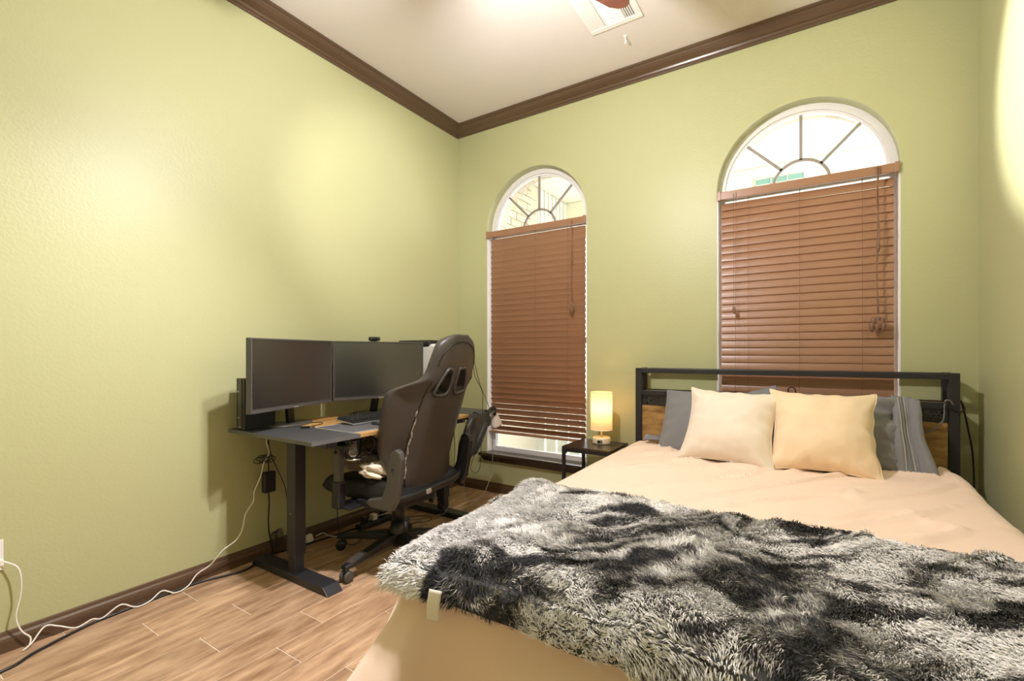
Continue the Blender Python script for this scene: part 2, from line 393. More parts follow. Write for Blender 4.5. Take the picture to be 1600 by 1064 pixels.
b = MB(); b.tube([(2.158, D-.016, ZSP-.03), (2.160, D-.018, 1.40)], .0012, 5, 1); b.tube([(2.172, D-.016, ZSP-.03), (2.168, D-.018, .88)], .0012, 5, 1); b.build('tilt_cord', M_cord, tr)
tassel(tr, 2.160, D-.02, 1.405); tassel(tr, 2.169, D-.02, .90); tassel(tr, 2.166, D-.022, 1.395, s=.8)

# ------------------------------------------------------------------ porch outside the windows
b = MB(); b.box(-3, 7, YO+.01, 14, -.35, -.30); tag(b.build('porch_floor', M_conc), kind='structure')
b = MB()
pc = thing('porch_ceiling', 'cream boarded porch ceiling seen through the arched windows', 'ceiling', (2, 4.4, 3.05), kind='structure')
for i in range(11):
    b = MB(); y = YO+.02+i*.20; b.box(-.9, 5, y, y+.195, 3.05, 3.075); b.build('board', M_soffit, pc)
b = MB(); b.box(-.9, 5, YO, 5.7, 3.08, 3.12); b.build('deck', M_soffit, pc)
b = MB(); b.box(-.9, 5, 5.47, 5.62, 2.60, 3.045); tag(b.build('porch_beam', M_soffit), 'cream beam at the outer edge of the porch', 'beam', kind='structure')
t = thing('transom_window', 'small three-pane transom window in the porch beam', 'window', (2.27, 5.46, 2.86))
b = MB(); b.box(2.05, 2.49, 5.452, 5.47, 2.850, 2.858); b.box(2.05, 2.49, 5.452, 5.47, 2.912, 2.920)
for x in (2.05, 2.195, 2.34, 2.482): b.box(x, x+.008, 5.452, 5.47, 2.85, 2.92)
b.build('frame', M_fence, t)
for x in (2.058, 2.203, 2.348): b = MB(); b.box(x, x+.137, 5.458, 5.468, 2.858, 2.912); b.build('pane', M_teal, t)
bw = thing('brick_wall', 'cream brick side wall of the porch outside the desk window', 'wall', (-.12, 4, -.3), kind='structure')
b = MB(); b.box(-.40, -.125, YO+.02, 4.75, -.3, 3.04); b.build('mortar_bed', M_mortar, bw)
bb = MB(); bb.box(-.008, .008, -.101, .101, -.034, .034); bme = bb.mesh('brick'); bme.materials.append(M_brick)
r_ = 0; z = 2.04
while z < 3.0:
    y = YO+.13 + (.106 if r_ % 2 else 0)
    while y < 4.66:
        o = bpy.data.objects.new('brick', bme); col.objects.link(o); o.parent = bw; o.location = Vector((-.118+random.uniform(-.002, .002), y, z))-WL[bw.name]; y += .213
    z += .079; r_ += 1
b = MB(); b.box(-.35, -.12, 4.75, 5.47, -.3, 3.04); sd = b.build('siding_panel', M_soffit, bw)
for i in range(7): b = MB(); b.box(-.12, -.102, 4.78+i*.1, 4.80+i*.1, 1.6, 3.04); b.build('batten', M_fence, bw)
# brick arches outside, one voussoir at a time
for k, cx in enumerate(WC):
    ba = thing('brick_arch', ['cream brick arch outside the desk window', 'cream brick arch outside the bed window'][k], 'arch', (cx, YO, ZSP), kind='structure')
    for i in range(17):
        a = PI*(i+.5)/17; r = WR+.015
        b = MB(); b.obox((cx+math.cos(a)*(r+.03), YO+.055, ZSP+math.sin(a)*(r+.03)), (.13, .09, .075), Ry(-a)); b.build('brick', M_brick, ba)
fn = thing('picket_fence', 'pale board fence outside, seen below the desk window blind', 'fence', (.6, 4.7, -.3))
b = MB(); b.box(-.3, 2.6, 4.70, 4.73, .42, .48); b.box(-.3, 2.6, 4.70, 4.73, -.12, -.06); b.build('rail', M_fence, fn)
for i in range(20): b = MB(); x = -.3+i*.145; b.box(x, x+.125, 4.735, 4.755, -.3, .62+.01*(i % 3)); b.build('board', M_fence, fn)
b = MB(); b.obox((.55, 4.69, .18), (1.1, .02, .05), Ry(-.45)); b.build('brace', M_fence, fn)

# ------------------------------------------------------------------ ceiling fan with its light kit
fan = thing('ceiling_fan', 'ceiling fan with reddish-brown wooden blades above the room', 'fan', (FAN[0], FAN[1], H))
fx, fy = FAN
b = MB(); b.lathe([(.075, H-.001), (.075, H-.02), (.05, H-.06), (.015, H-.07)], (fx, fy, 0), 24); b.build('canopy', M_bronze, fan, smooth=True)
b = MB(); b.lathe([(.013, H-.06), (.013, 2.76)], (fx, fy, 0), 12); b.build('downrod', M_bronze, fan, smooth=True)
b = MB(); b.lathe([(.03, 2.78), (.09, 2.76), (.12, 2.72), (.12, 2.66), (.08, 2.62), (.05, 2.60)], (fx, fy, 0), 28); b.build('motor_housing', M_bronze, fan, smooth=True)
for k in range(3):
    a = math.radians(68.2+120*k)
    out = [(.16, -.045), (.22, -.055), (.45, -.065), (.60, -.064), (.65, -.050), (.683, -.022), (.690, .005), (.675, .035), (.64, .056), (.56, .062), (.30, .055), (.16, .045)]
    b = MB(); b.prism(out, -.005, .005, 'Z', Rz(a) @ Rx(.16), (fx, fy, 2.65)); b.build('blade', M_blade, fan, bevel=.003)
    b = MB(); b.obox(Vector((fx, fy, 2.65))+Rz(a) @ Vector((.14, 0, .002)), (.14, .035, .008), Rz(a)); b.build('blade_bracket', M_bronze, fan)
b = MB(); b.lathe([(.05, 2.64), (.055, 2.60), (.03, 2.575)], (fx, fy, 0), 20); b.build('light_kit', M_bronze, fan, smooth=True)
def light(name, kind, loc, energy, color, size, parent=None, aim=None, spot=None, blend=.5):
    l = bpy.data.lights.new(name, kind); l.energy = energy; l.color = color
    if kind in ('POINT', 'SPOT'): l.shadow_soft_size = size
    if kind == 'SPOT': l.spot_size = spot; l.spot_blend = blend
    o = bpy.data.objects.new(name, l); col.objects.link(o); o.location = loc
    if aim is not None: o.rotation_euler = (Vector(aim)-Vector(loc)).to_track_quat('-Z', 'Y').to_euler()
    if parent: o.parent = parent; o.location = Vector(loc)-WL[parent.name]
    return o
for k, (a, aim) in enumerate(((math.radians(33), (W, 2.08, 2.28)), (math.radians(150), (0, 2.34, 2.06)), (math.radians(225), (.45, .25, .15)))):  # third shade turned toward floor and left wall; its bulb is added fill
    d = Vector((math.cos(a), math.sin(a), 0)); c = Vector((fx, fy, 2.605))
    b = MB(); b.tube([c+d*.03, c+d*.09+Vector((0,0,.01)), c+d*.125+Vector((0,0,-.01))], .008, 8); b.build('lamp_arm', M_bronze, fan, smooth=True)
    R_ = d.to_track_quat('Z', 'Y').to_matrix() @ Ry(0)
    ax = (d+Vector((0,0,[-.55, -.55, -1.6][k]))).normalized(); Rm = ax.to_track_quat('Z', 'Y').to_matrix(); c2 = c+d*.115
    b = MB(); b.lathe([(.018, 0), (.026, .02), (.034, .05), (.044, .08), (.050, .095)], c2, 20, Rm, cap=False); b.build('lamp_shade', M_frost, fan, smooth=True, solid=.003)
    light('shade_bulb_and_fill', 'SPOT', c2+ax*.09, SPOT_W[k], (1, .955, .975), .03, fan, aim, math.radians([45, 62, 96][k]), [.3, .75, 1.0][k])
light('fan_bulb', 'POINT', (fx, fy, 2.44), KEY_W, (1, .955, .975), .05, fan)

# ------------------------------------------------------------------ air vent and hook on the ceiling
t = thing('air_vent', 'white three-way air register on the ceiling', 'vent', (1.60, 2.49, H))
b = MB(); x0, x1, y0, y1 = 1.447, 1.755, 2.34, 2.647
for q in ((x0, x1, y0, y0+.035), (x0, x1, y1-.035, y1), (x0, x0+.03, y0+.035, y1-.035), (x1-.03, x1, y0+.035, y1-.035), (1.545, 1.556, y0+.035, y1-.035), (1.655, 1.666, y0+.035, y1-.035)): b.box(*q, H-.010, H-.0005)
b.build('vent_frame', M_ventw, t, bevel=.003)
b = MB(); b.box(x0+.02, x1-.02, y0+.02, y1-.02, H-.0012, H-.0004); b.build('vent_throat', M_ventd, t)
for i in range(15): b = MB(); y = y0+.040+i*.0158; b.obox((1.6055, y+.006, H-.006), (.10, .0095, .0015), Rx(-.5)); b.build('louvre', M_ventw, t)
for i in range(6): b = MB(); x = 1.482+i*.011; b.obox((x, 2.4935, H-.006), (.0115, .236, .0015), Ry(.15)); b.build('louvre', M_ventw, t)
for i in range(5): b = MB(); x = 1.672+i*.0125; b.obox((x, 2.4935, H-.006), (.0075, .236, .0015), Ry(-.6)); b.build('louvre', M_ventw, t)
t = thing('ceiling_hook', 'small white hook screwed into the ceiling near the vent', 'hook', (1.608, 2.762, H))
b = MB(); b.lathe([(.012, H-.0005), (.012, H-.004), (.006, H-.008)], (1.608, 2.762, 0), 14); b.build('plate', M_ventw, t, smooth=True)
b = MB(); b.tube([(1.608, 2.762, H-.006), (1.608, 2.762, H-.022), (1.612, 2.768, H-.034), (1.604, 2.776, H-.036), (1.600, 2.776, H-.028)], .003, 8); b.build('hook', M_ventw, t, smooth=True)
#@@PART2
# ------------------------------------------------------------------ standing desk
DZ = .735; DX0, DX1, DY0, DY1 = .02, .722, 1.255, 2.66; DTH = .018
desk = thing('standing_desk', 'grey and rustic wood standing desk on black T legs along the left wall', 'desk', (.37, 1.95, 0))
b = MB(); b.box(DX0, DX1, DY0, 1.518, DZ-DTH, DZ); b.build('desktop_end', M_grey, desk, bevel=.0015)
b = MB(); b.box(DX0, DX1, 1.5195, 2.375, DZ-DTH, DZ); b.build('desktop_middle', M_oak, desk, bevel=.0015)
b = MB(); b.box(DX0, DX1, 2.3765, DY1, DZ-DTH, DZ); b.build('desktop_end', M_grey, desk, bevel=.0015)
for ya, yb_ in ((DY0-.0012, 1.518), (2.3765, DY1+.0012)):
    b = MB(); b.box(DX1, DX1+.0015, ya, yb_, DZ-DTH, DZ-.0005); b.box(DX0, DX1, ya, ya+.001, DZ-DTH, DZ-.0005) if ya < 1.5 else None; b.build('edge_band', M_greye, desk)
for y in (1.405, 2.515):
    lg = MB(); lg.box(.345, .415, y-.032, y+.028, .12, DZ-.055); lo = lg.build('leg', M_gmetal, desk, bevel=.003)
    b = MB(); b.box(.350, .410, y-.027, y+.023, .034, .13); b.build('inner_tube', M_gmetal, lo, bevel=.003)
    b = MB(); b.prism([(.045, 0), (.690, 0), (.650, .036), (.065, .036)], y-.045, y+.040, 'Y'); b.build('foot', M_gmetal, lo, bevel=.003)
    b = MB(); b.box(.10, .66, y-.03, y+.03, DZ-.055, DZ-DTH); b.build('top_bracket', M_gmetal, lo, bevel=.002)
    b = MB(); b.lathe([(.003, 0), (.003, .004)], (.385, y-.032, .33), 10, Rx(PI/2)); b.build('screw', M_chrome, lo)
b = MB(); b.box(.30, .34, 1.40, 2.52, DZ-.055, DZ-DTH-.002); b.box(.42, .46, 1.40, 2.52, DZ-.055, DZ-DTH-.002); b.build('cross_bar', M_gmetal, desk)
b = MB(); b.box(.64, .715, 2.20, 2.34, DZ-.045, DZ-DTH-.001); b.build('control_box', M_plastic, desk, bevel=.003)

# ------------------------------------------------------------------ monitors
def monitor(p0, p1, z0, z1, base_c, label, name='monitor'):
    p0, p1 = Vector((*p0, 0)), Vector((*p1, 0)); d = (p1-p0).normalized(); L_ = (p1-p0).length; n = Vector((d.y, -d.x, 0)); c = (p0+p1)/2; h = z1-z0
    M = Matrix((d, n, Vector((0,0,1)))).transposed()      # local x along, y toward viewer, z up
    t = thing(name, label, 'monitor', (base_c[0], base_c[1], DZ), group='black desk monitors')
    P = lambda x, y, z: c + M @ Vector((x, y, 0)) + Vector((0, 0, z))
    b = MB(); b.obox(P(0, -.012, (z0+z1)/2), (L_, .026, h), M); b.build('housing', M_bezel, t, bevel=.003)
    b = MB(); b.obox(P(0, -.036, (z0+z1)/2-.02), (L_*.62, .03, h*.62), M); b.build('rear_cover', M_plastic, t, bevel=.012)
    b = MB(); b.obox(P(0, .0017, (z0+z1)/2+.006), (L_-.024, .0012, h-.034), M); b.build('screen', M_screen, t)
    b = MB()
    for q in ((P(0, .0025, z0+.006), (L_-.002, .006, .011)), (P(0, .0025, z1-.005), (L_-.002, .006, .009)), (P(-L_/2+.005, .0025, (z0+z1)/2), (.009, .006, h-.02)), (P(L_/2-.005, .0025, (z0+z1)/2), (.009, .006, h-.02))): b.obox(*q, M)
    b.build('bezel', M_bezel, t, bevel=.0015)
    b = MB(); b.obox(P(0, .0062, z0+.006), (.036, .0008, .005), M); b.build('logo_badge', M_logo, t)
    bc = Vector((base_c[0], base_c[1], 0)); top = P(0, -.045, 0); top.z = 0
    b = MB(); mid = (bc+top)/2
    for k in range(6):
        a, e = bc.lerp(top, k/6), bc.lerp(top, (k+1)/6); za, zb = DZ+.006+(z0+.10-DZ)*k/6, DZ+.006+(z0+.10-DZ)*(k+1)/6
        v = []
        for q, z in ((a, za), (e, zb)):
            for sx, sy in ((-1,-1), (1,-1), (1,1), (-1,1)): v.append(q + M @ Vector((sx*.022, sy*.010, 0)) + Vector((0,0,z)))
        b.add(v, [(0,1,5,4), (1,2,6,5), (2,3,7,6), (3,0,4,7), (0,3,2,1), (4,5,6,7)])
    b.build('neck', M_plastic, t)
    b = MB(); n_ = 32; out = []
    for k in range(n_): an = 2*PI*k/n_; out.append((.135*math.cos(an), .095*math.sin(an)))
    b.prism(out, 0, .010, 'Z', M, (bc.x, bc.y, DZ)); b.build('stand_base', M_bezel, t, bevel=.004)
    return t
monitor((.347, 1.190), (.165, 1.763), .837, 1.199, (.150, 1.515), 'wide black monitor on the grey desk end next to the game console')
monitor((.165, 1.775), (.345, 2.350), .840, 1.199, (.135, 2.105), 'wide black monitor with a webcam clipped on top')
t = thing('webcam', 'small black webcam clipped on top of the second monitor', 'webcam', (.225, 2.03, 1.199))
M_ = Rz(math.atan2(.575, .18))
b = MB(); b.obox((.232, 2.03, 1.216), (.075, .022, .026), M_); b.build('body', M_plastic, t, bevel=.009, seg=3)
b = MB(); b.lathe([(.011, 0), (.011, .006), (.007, .008)], (.240, 2.0275, 1.216), 14, Vector((.95, -.3, 0)).to_track_quat('Z', 'Y').to_matrix()); b.build('lens', M_gplastic, t, smooth=True)
b = MB(); b.obox((.226, 2.032, 1.202), (.03, .035, .006), M_); b.obox((.212, 2.037, 1.190), (.03, .006, .028), M_); b.build('clip', M_plastic, t, bevel=.002)

# ------------------------------------------------------------------ console, keyboard, pad and small things on the desk
t = thing('game_console', 'black game console standing upright at the wall end of the desk', 'console', (.12, 1.35, DZ))
z0, z1 = DZ+.001, DZ+.262
b = MB(); b.box(.072, .152, 1.268, 1.43, z0, z1); b.build('case', M_plastic, t, bevel=.003)
b = MB(); b.box(.094, .124, 1.2655, 1.268, z0+.006, z1-.002); b.build('front_panel', M_bezel, t, bevel=.001)
b = MB(); b.box(.090, .1245, 1.2645, 1.2656, z0+.012, z0+.0145); b.build('disc_slot', M_logo, t)
b = MB(); b.box(.091, .097, 1.2640, 1.2656, z1-.072, z1-.062); b.box(.097, .115, 1.2645, 1.2656, z1-.0685, z1-.0675); b.build('eject_button', M_logo, t)
b = MB(); b.lathe([(.005, 0), (.004, .002)], (.098, 1.2655, z0+.060), 12, Rx(PI/2)); b.build('power_button', M_logo, t)
b = MB(); b.lathe([(.006, 0), (.005, .0015)], (.103, 1.2655, z1-.022), 14, Rx(PI/2)); b.build('badge', M_bezel, t)
pad = MB(); pad.box(.385, .685, 1.505, 2.28, DZ+.0003, DZ+.0035)
pd = thing('desk_pad', 'grey desk pad with a pale edge under the keyboard', 'desk pad', (.53, 1.9, DZ))
pad.build('mat', mat('grey_pad', (.085, .085, .09), rough=.7), pd, bevel=.001)
b = MB()
for q in ((.385, .685, 1.5035, 1.507), (.385, .685, 2.278, 2.2815), (.3835, .387, 1.505, 2.28), (.683, .6865, 1.505, 2.28)): b.box(*q, DZ+.0005, DZ+.0042)
b.build('edge_stitching', mat('pad_edge', (.42, .41, .40), rough=.6), pd)
kb = thing('keyboard', 'black mechanical keyboard with tall keycaps on the grey pad', 'keyboard', (.43, 1.87, DZ))
Rk = Ry(.09); kc = Vector((.430, 1.875, DZ+.020))
b = MB(); b.obox(kc, (.140, .440, .014), Rk); b.build('case', M_plastic, kb, bevel=.003)
b = MB()
for q in (((.070, 0), (.003, .442)), ((0, -.2205), (.141, .003)), ((0, .2205), (.141, .003))): b.obox(kc+Rk @ Vector((q[0][0], q[0][1], -.003)), (q[1][0], q[1][1], .008), Rk)
b.build('rim', M_logo, kb)
b = MB()
for r in range(6):
    for c_ in range(21):
        if r in (0, 1) and c_ in (1,) : pass
        if c_ in (15, 19) and r in (0,): continue
        s = .0085
        p = kc + Rk @ Vector((-.058+r*.0205+(.004 if r else 0), -.208+c_*.0208, .013))
        M4 = Rk; v = []
        for z_, k_ in ((-.006, s), (.005, s*.72)):
            for sx, sy in ((-1,-1), (1,-1), (1,1), (-1,1)): v.append(p + M4 @ Vector((sx*k_, sy*k_, z_)))
        b.add(v, [(0,1,5,4), (1,2,6,5), (2,3,7,6), (3,0,4,7), (4,5,6,7)])
b.build('keycaps', M_key, kb, recalc=False)['kind'] = 'stuff'
b = MB(); b.prism([(.545, DZ+.0038), (.620, DZ+.0038), (.622, DZ+.010), (.610, DZ+.017), (.575, DZ+.022), (.548, DZ+.021)], 1.735, 2.10, 'Y'); tag(b.build('wrist_rest', mat('wrist_rest_leather', (.05, .048, .045), rough=.35), bevel=.004), 'padded dark wrist rest lying in front of the keyboard', 'wrist rest')
t = thing('usb_cable', 'short black cable with a silver plug lying across the wood seam of the desk', 'cable', (.30, 1.5, DZ))
b = MB(); b.tube([(.20, 1.60, DZ+.003), (.24, 1.64, DZ+.003), (.29, 1.615, DZ+.003), (.31, 1.56, DZ+.003), (.33, 1.49, DZ+.003)], .002, 6); b.build('cord', M_kcord, t, smooth=True)
b = MB(); b.obox((.345, 1.475, DZ+.006), (.045, .014, .010), Rz(.9)); b.build('plug', M_gplastic, t, bevel=.003)
b = MB(); b.obox((.370, 1.507, DZ+.006), (.016, .009, .006), Rz(.9)); b.build('plug_tip', M_chrome, t)
b = MB(); b.box(.06, .26, 2.12, 2.33, DZ+.0005, DZ+.022); 
t = thing('laptop_tray', 'flat grey slab lying behind the keyboard under the second monitor', 'tray', (.21, 2.1, DZ))
b = MB(); b.box(.255, .345, 1.93, 2.26, DZ+.0005, DZ+.014); b.build('slab', M_greye, t, bevel=.004)
# computer tower
t = thing('computer_tower', 'white computer tower with a black top at the window end of the desk', 'computer', (.25, 2.52, DZ))
b = MB(); b.box(.06, .44, 2.40, 2.62, DZ+.012, DZ+.455); b.build('case', M_case, t, bevel=.02, seg=4)
b = MB(); b.box(.05, .36, 2.392, 2.628, DZ+.43, DZ+.482); b.build('top_cover', M_plastic, t, bevel=.02, seg=4)
b = MB(); b.box(.441, .446, 2.435, 2.585, DZ+.03, DZ+.44); b.build('front_mesh', M_plastic, t, bevel=.002)
for q in ((.09, 2.42), (.09, 2.59), (.40, 2.42), (.40, 2.59)): b = MB(); b.box(q[0]-.015, q[0]+.015, q[1]-.01, q[1]+.01, DZ+.0003, DZ+.014); b.build('foot', M_plastic, t)
# clear box clamped under the desk edge
t = thing('cup_holder', 'clear plastic cup holder hooked under the front edge of the desk', 'cup holder', (.665, 1.52, .60))
b = MB(); b.lathe([(.034, .612), (.038, .64), (.043, .7), (.043, .705), (.040, .70), (.035, .64), (.031, .615)], (.668, 1.52, 0), 18); b.build('cup', M_clear, t, smooth=True)
b = MB(); b.lathe([(.003, .604), (.036, .604), (.038, .612), (.003, .614)], (.668, 1.52, 0), 18); b.build('cup_base', M_chrome, t, smooth=True)
b = MB(); b.box(.655, .71, 1.46, 1.60, .706, DZ-DTH-.0005); b.build('clamp', M_clear, t, bevel=.002)
b = MB(); b.tube([(.665, 1.60, .70), (.68, 1.635, .69), (.68, 1.64, .65), (.672, 1.61, .615), (.668, 1.565, .61)], .0045, 8); b.build('handle', M_clear, t, smooth=True)

# ------------------------------------------------------------------ gaming chair (local frame: +x faces the desk, z up)
ch = thing('gaming_chair', 'worn black gaming chair with winged back, turned away toward the desk', 'chair', (.622, 1.862, 0), rotz=PI+.05)
HB = .825; ZB = .395
hs = np.array([0, .05, .12, .22, .34, .46, .53, .565, .590, .615, .645, .69, .74, .78, .805, .82, HB])
hw = np.array([.165, .20, .225, .245, .265, .277, .275, .258, .215, .188, .178, .173, .163, .145, .115, .080, .045])
def HWf(h): return float(np.interp(h, hs, hw))
def HWs(h): return sum(HWf(min(max(h+d, 0), HB)) for d in (-.012, 0, .012))/3
def x_rear(h): return -.205 - .262*(h/HB)**1.1 + .03*max(0, (h-.62)/.2)**2
def wing(h): return .115*float(sstep(.02, .25, h))*(1-float(sstep(.53, .62, h)))
def thick(h): return .10*(1-.25*float(sstep(.5, .8, h)))
def back_ring(u, v):
    h = HB*u; w_ = HWs(h); endf = min(1, math.sqrt(max(0, 1-(max(0, h-HB+.05)/.05)**2))*.8+.2) if h > HB-.05 else (1 if h > .03 else .6+.4*h/.03)
    # perimeter: v 0..0.5 rear from -1 to 1, .5..1 front back
    if v < .5: s = -1+4*v; side = 0
    else: s = 1-4*(v-.5); side = 1
    s = math.sin(s*PI/2*.999)
    y = w_*s; fwd = wing(h)*float(sstep(.115, .27, abs(y)))
    edge = (1-abs(s)**5)**.5
    th = thick(h)*endf
    xr = x_rear(h)+fwd
    base = xr + th*.5
    wfront = wing(h)*.55*float(sstep(.10, .25, abs(y)))
    x = base - th*.5*edge - .006*edge*math.cos(y*9) if side == 0 else base + (th*.5)*edge + wfront*edge*.6
    return (x, y, ZB+h)
b = MB(); nu, nv = 72, 72; b.grid(nu, nv, back_ring, cv=True); b.f.append(tuple(range(nv-1, -1, -1))); b.f.append(tuple((nu-1)*nv+k for k in range(nv)))
back = b.build('backrest', M_pu, ch, smooth=True, center=False)
holes = {1: [(.046, .530), (.038, .625), (.055, .645), (.088, .638), (.140, .550), (.132, .528)], -1: [(-.016, .533), (-.012, .635), (-.030, .648), (-.068, .640), (-.096, .555), (-.086, .533)]}
cuts = []
for s in (1, -1):
    q = MB(); q.prism([(y, ZB+h) for y, h in holes[s]], -.6, 0, 'X'); co = q.build('cutter', M_pu, None, center=False, bevel=0); cuts.append(co)
    md = back.modifiers.new('hole', 'BOOLEAN'); md.object = co; md.solver = 'EXACT'
for co in cuts: co.parent = ch
bpy.context.view_layer.update()
dg = bpy.context.evaluated_depsgraph_get(); nm = bpy.data.meshes.new_from_object(back.evaluated_get(dg)); back.modifiers.clear(); back.data = nm
for co in cuts: bpy.data.objects.remove(co)
for s in (1, -1):
    cen = np.mean(holes[s], axis=0)
    P = [(x_rear(h)-.006 if True else 0, y, ZB+h) for y, h in [(cen[0]+(a-cen[0])*1.06, cen[1]+(c_-cen[1])*1.05) for a, c_ in holes[s]]]
    b = MB(); b.tube(P, .008, 8, 5, closed=True); b.build('harness_hole_trim', M_pu, ch, smooth=True)
    P2 = [(p[0]+.0, cen[0]+(p[1]-cen[0])*1.16, cen[1]+ZB+(p[2]-ZB-cen[1])*1.14) for p in P]
    b = MB(); b.tube(P2, .0025, 6, 5, closed=True); b.build('piping', M_pud, ch, smooth=True)
b = MB(); b.tube([(-.315, .11, ZB+.555), (-.322, .06, ZB+.560), (-.322, .02, ZB+.566), (-.328, -.03, ZB+.572)], .007, 8, flat=2.2); b.build('strap', M_pud, ch, smooth=True)
b = MB(); b.obox((-.338, .012, ZB+.572), (.008, .035, .022)); b.build('strap_buckle', M_chrome, ch, bevel=.002)
def rear(y, h):
    w_ = HWs(h); s = max(-1, min(1, y/w_)); edge = (1-abs(s)**5)**.5
    fwd = wing(h)*float(sstep(.115, .27, abs(y))); th = thick(h)
    return (x_rear(h)+fwd+th*.5-th*.5*edge-.006*edge*math.cos(y*9)-.001, y, ZB+h)
# seams between the rear panel and the wings
for s in (1, -1):
    ys = [(.160, .60), (.168, .54), (.176, .46), (.182, .38), (.185, .30), (.186, .22), (.182, .14), (.172, .06), (.16, .02)]
    b = MB(); b.tube([rear(s*y, h) for y, h in ys], .0035, 6, 5); b.build('seam_piping', M_pud, ch, smooth=True)
P = [rear(.1775+.002*math.sin(k*2.1), .45-k*.027) for k in range(14)]
b = MB(); b.tube(P, lambda f: .0028+.0022*abs(math.sin(f*23)), 6, 5); b.build('torn_seam', M_seam, ch, smooth=True)
# front headrest cushion edge line round the head
b = MB(); b.tube([rear(.150*math.cos(a)*(1 if True else 1), .665+.125*math.sin(a)) for a in [PI*k/12 for k in range(13)]], .0025, 6, 4); b.build('seam_piping', M_pud, ch, smooth=True)
# seat
def seat_ring(u, v):
    x = -.23+.545*u; w_ = .275-.02*u; a = 2*PI*v
    ex = 4.; cx_ = math.copysign(abs(math.cos(a))**(2/ex), math.cos(a)); sz_ = math.copysign(abs(math.sin(a))**(2/ex), math.sin(a))
    y = w_*cx_; endr = (1-abs(2*u-1)**7)**.5
    z = .410 + .055*sz_*endr
    if sz_ > 0: z += .035*float(sstep(.15, .25, abs(y)))*sz_*endr
    return (x, y, z)
b = MB(); nu, nv = 30, 48; b.grid(nu, nv, seat_ring, cv=True); b.f.append(tuple(range(nv-1, -1, -1))); b.f.append(tuple((nu-1)*nv+k for k in range(nv))); b.build('seat', M_pud, ch, smooth=True)
b = MB(); b.box(-.16, .14, -.12, .12, .318, .358); b.build('seat_mechanism', M_plastic, ch, bevel=.006)
b = MB(); b.tube([(.02, -.12, .365), (.02, -.24, .36), (.0, -.31, .352)], .006, 8); b.build('lever', M_plastic, ch, smooth=True)
for s in (1, -1):
    o_ = [(-.235, .365), (-.10, .365), (-.06, .385), (-.08, .405), (-.17, .425), (-.20, .50), (-.215, .60), (-.235, .652), (-.262, .668), (-.290, .655), (-.300, .62), (-.285, .52), (-.265, .42)]
    b = MB(); b.prism(o_, s*.282-.017, s*.282+.017, 'Y'); hc = b.build('hinge_cover', M_bezel if s > 0 else M_pud, ch, bevel=.008, seg=3)
    b = MB(); b.lathe([(.007, 0), (.007, .003)], (-.245, s*.300, .57), 12, Rx(-s*PI/2)); b.build('cover_screw', M_pud, hc)
    b = MB(); b.box(-.16, .02, s*.265-.022, s*.265+.022, .355, .388); b.build('recline_bracket', M_plastic, ch, bevel=.006)
    # arm: bracket, post, pad
    ay = s*.355
    b = MB(); b.prism([(-.02, .352), (.10, .352), (.10, .368), (-.02, .368)], min(s*.14, ay), max(s*.14, ay), 'Y'); arm = b.build('armrest', M_plastic, ch, bevel=.004)
    b = MB(); b.box(.035, .090, ay-.024, ay+.024, .352, .49); b.build('post_sleeve', M_plastic, arm, bevel=.01, seg=3)
    b = MB(); b.box(.040, .085, ay-.019, ay+.019, .48, .655); b.build('arm_post', M_bezel, arm, bevel=.01, seg=3)
    b = MB(); b.box(-.04, .20, ay-.045, ay+.045, .655, .685); b.build('arm_pad', M_pud, arm, bevel=.012, seg=3)
    b = MB(); b.lathe([(.008, 0), (.008, .012)], (.062, ay+s*.019, .635), 10, Rx(-s*PI/2)); b.build('height_button', M_plastic, arm)
b = MB(); b.tube([(-.235, -.26, .44), (-.262, -.15, .425), (-.266, 0, .42), (-.262, .15, .415), (-.23, .27, .41)], .010, 8, flat=1.8); b.build('rear_strap', M_pud, ch, smooth=True)
b = MB(); b.obox((-.280, .075, .418), (.010, .035, .024)); b.build('strap_clip', M_logo, ch, bevel=.003)
b = MB(); b.tube([(-.20, -.27, .47), (-.245, -.305, .44), (-.235, -.315, .40), (-.18, -.30, .375), (-.10, -.28, .37)], .008, 8); b.build('side_frame', M_bezel, ch, smooth=True)
b = MB(); b.lathe([(.034, .20), (.034, .295), (.022, .30), (.022, .322)], (0, 0, 0), 20); b.build('column_cover', M_plastic, ch, smooth=True)
b = MB(); b.lathe([(.030, .06), (.048, .075), (.052, .12), (.050, .145), (.036, .20)], (0, 0, 0), 24); hub = b.build('hub', M_plastic, ch, smooth=True)
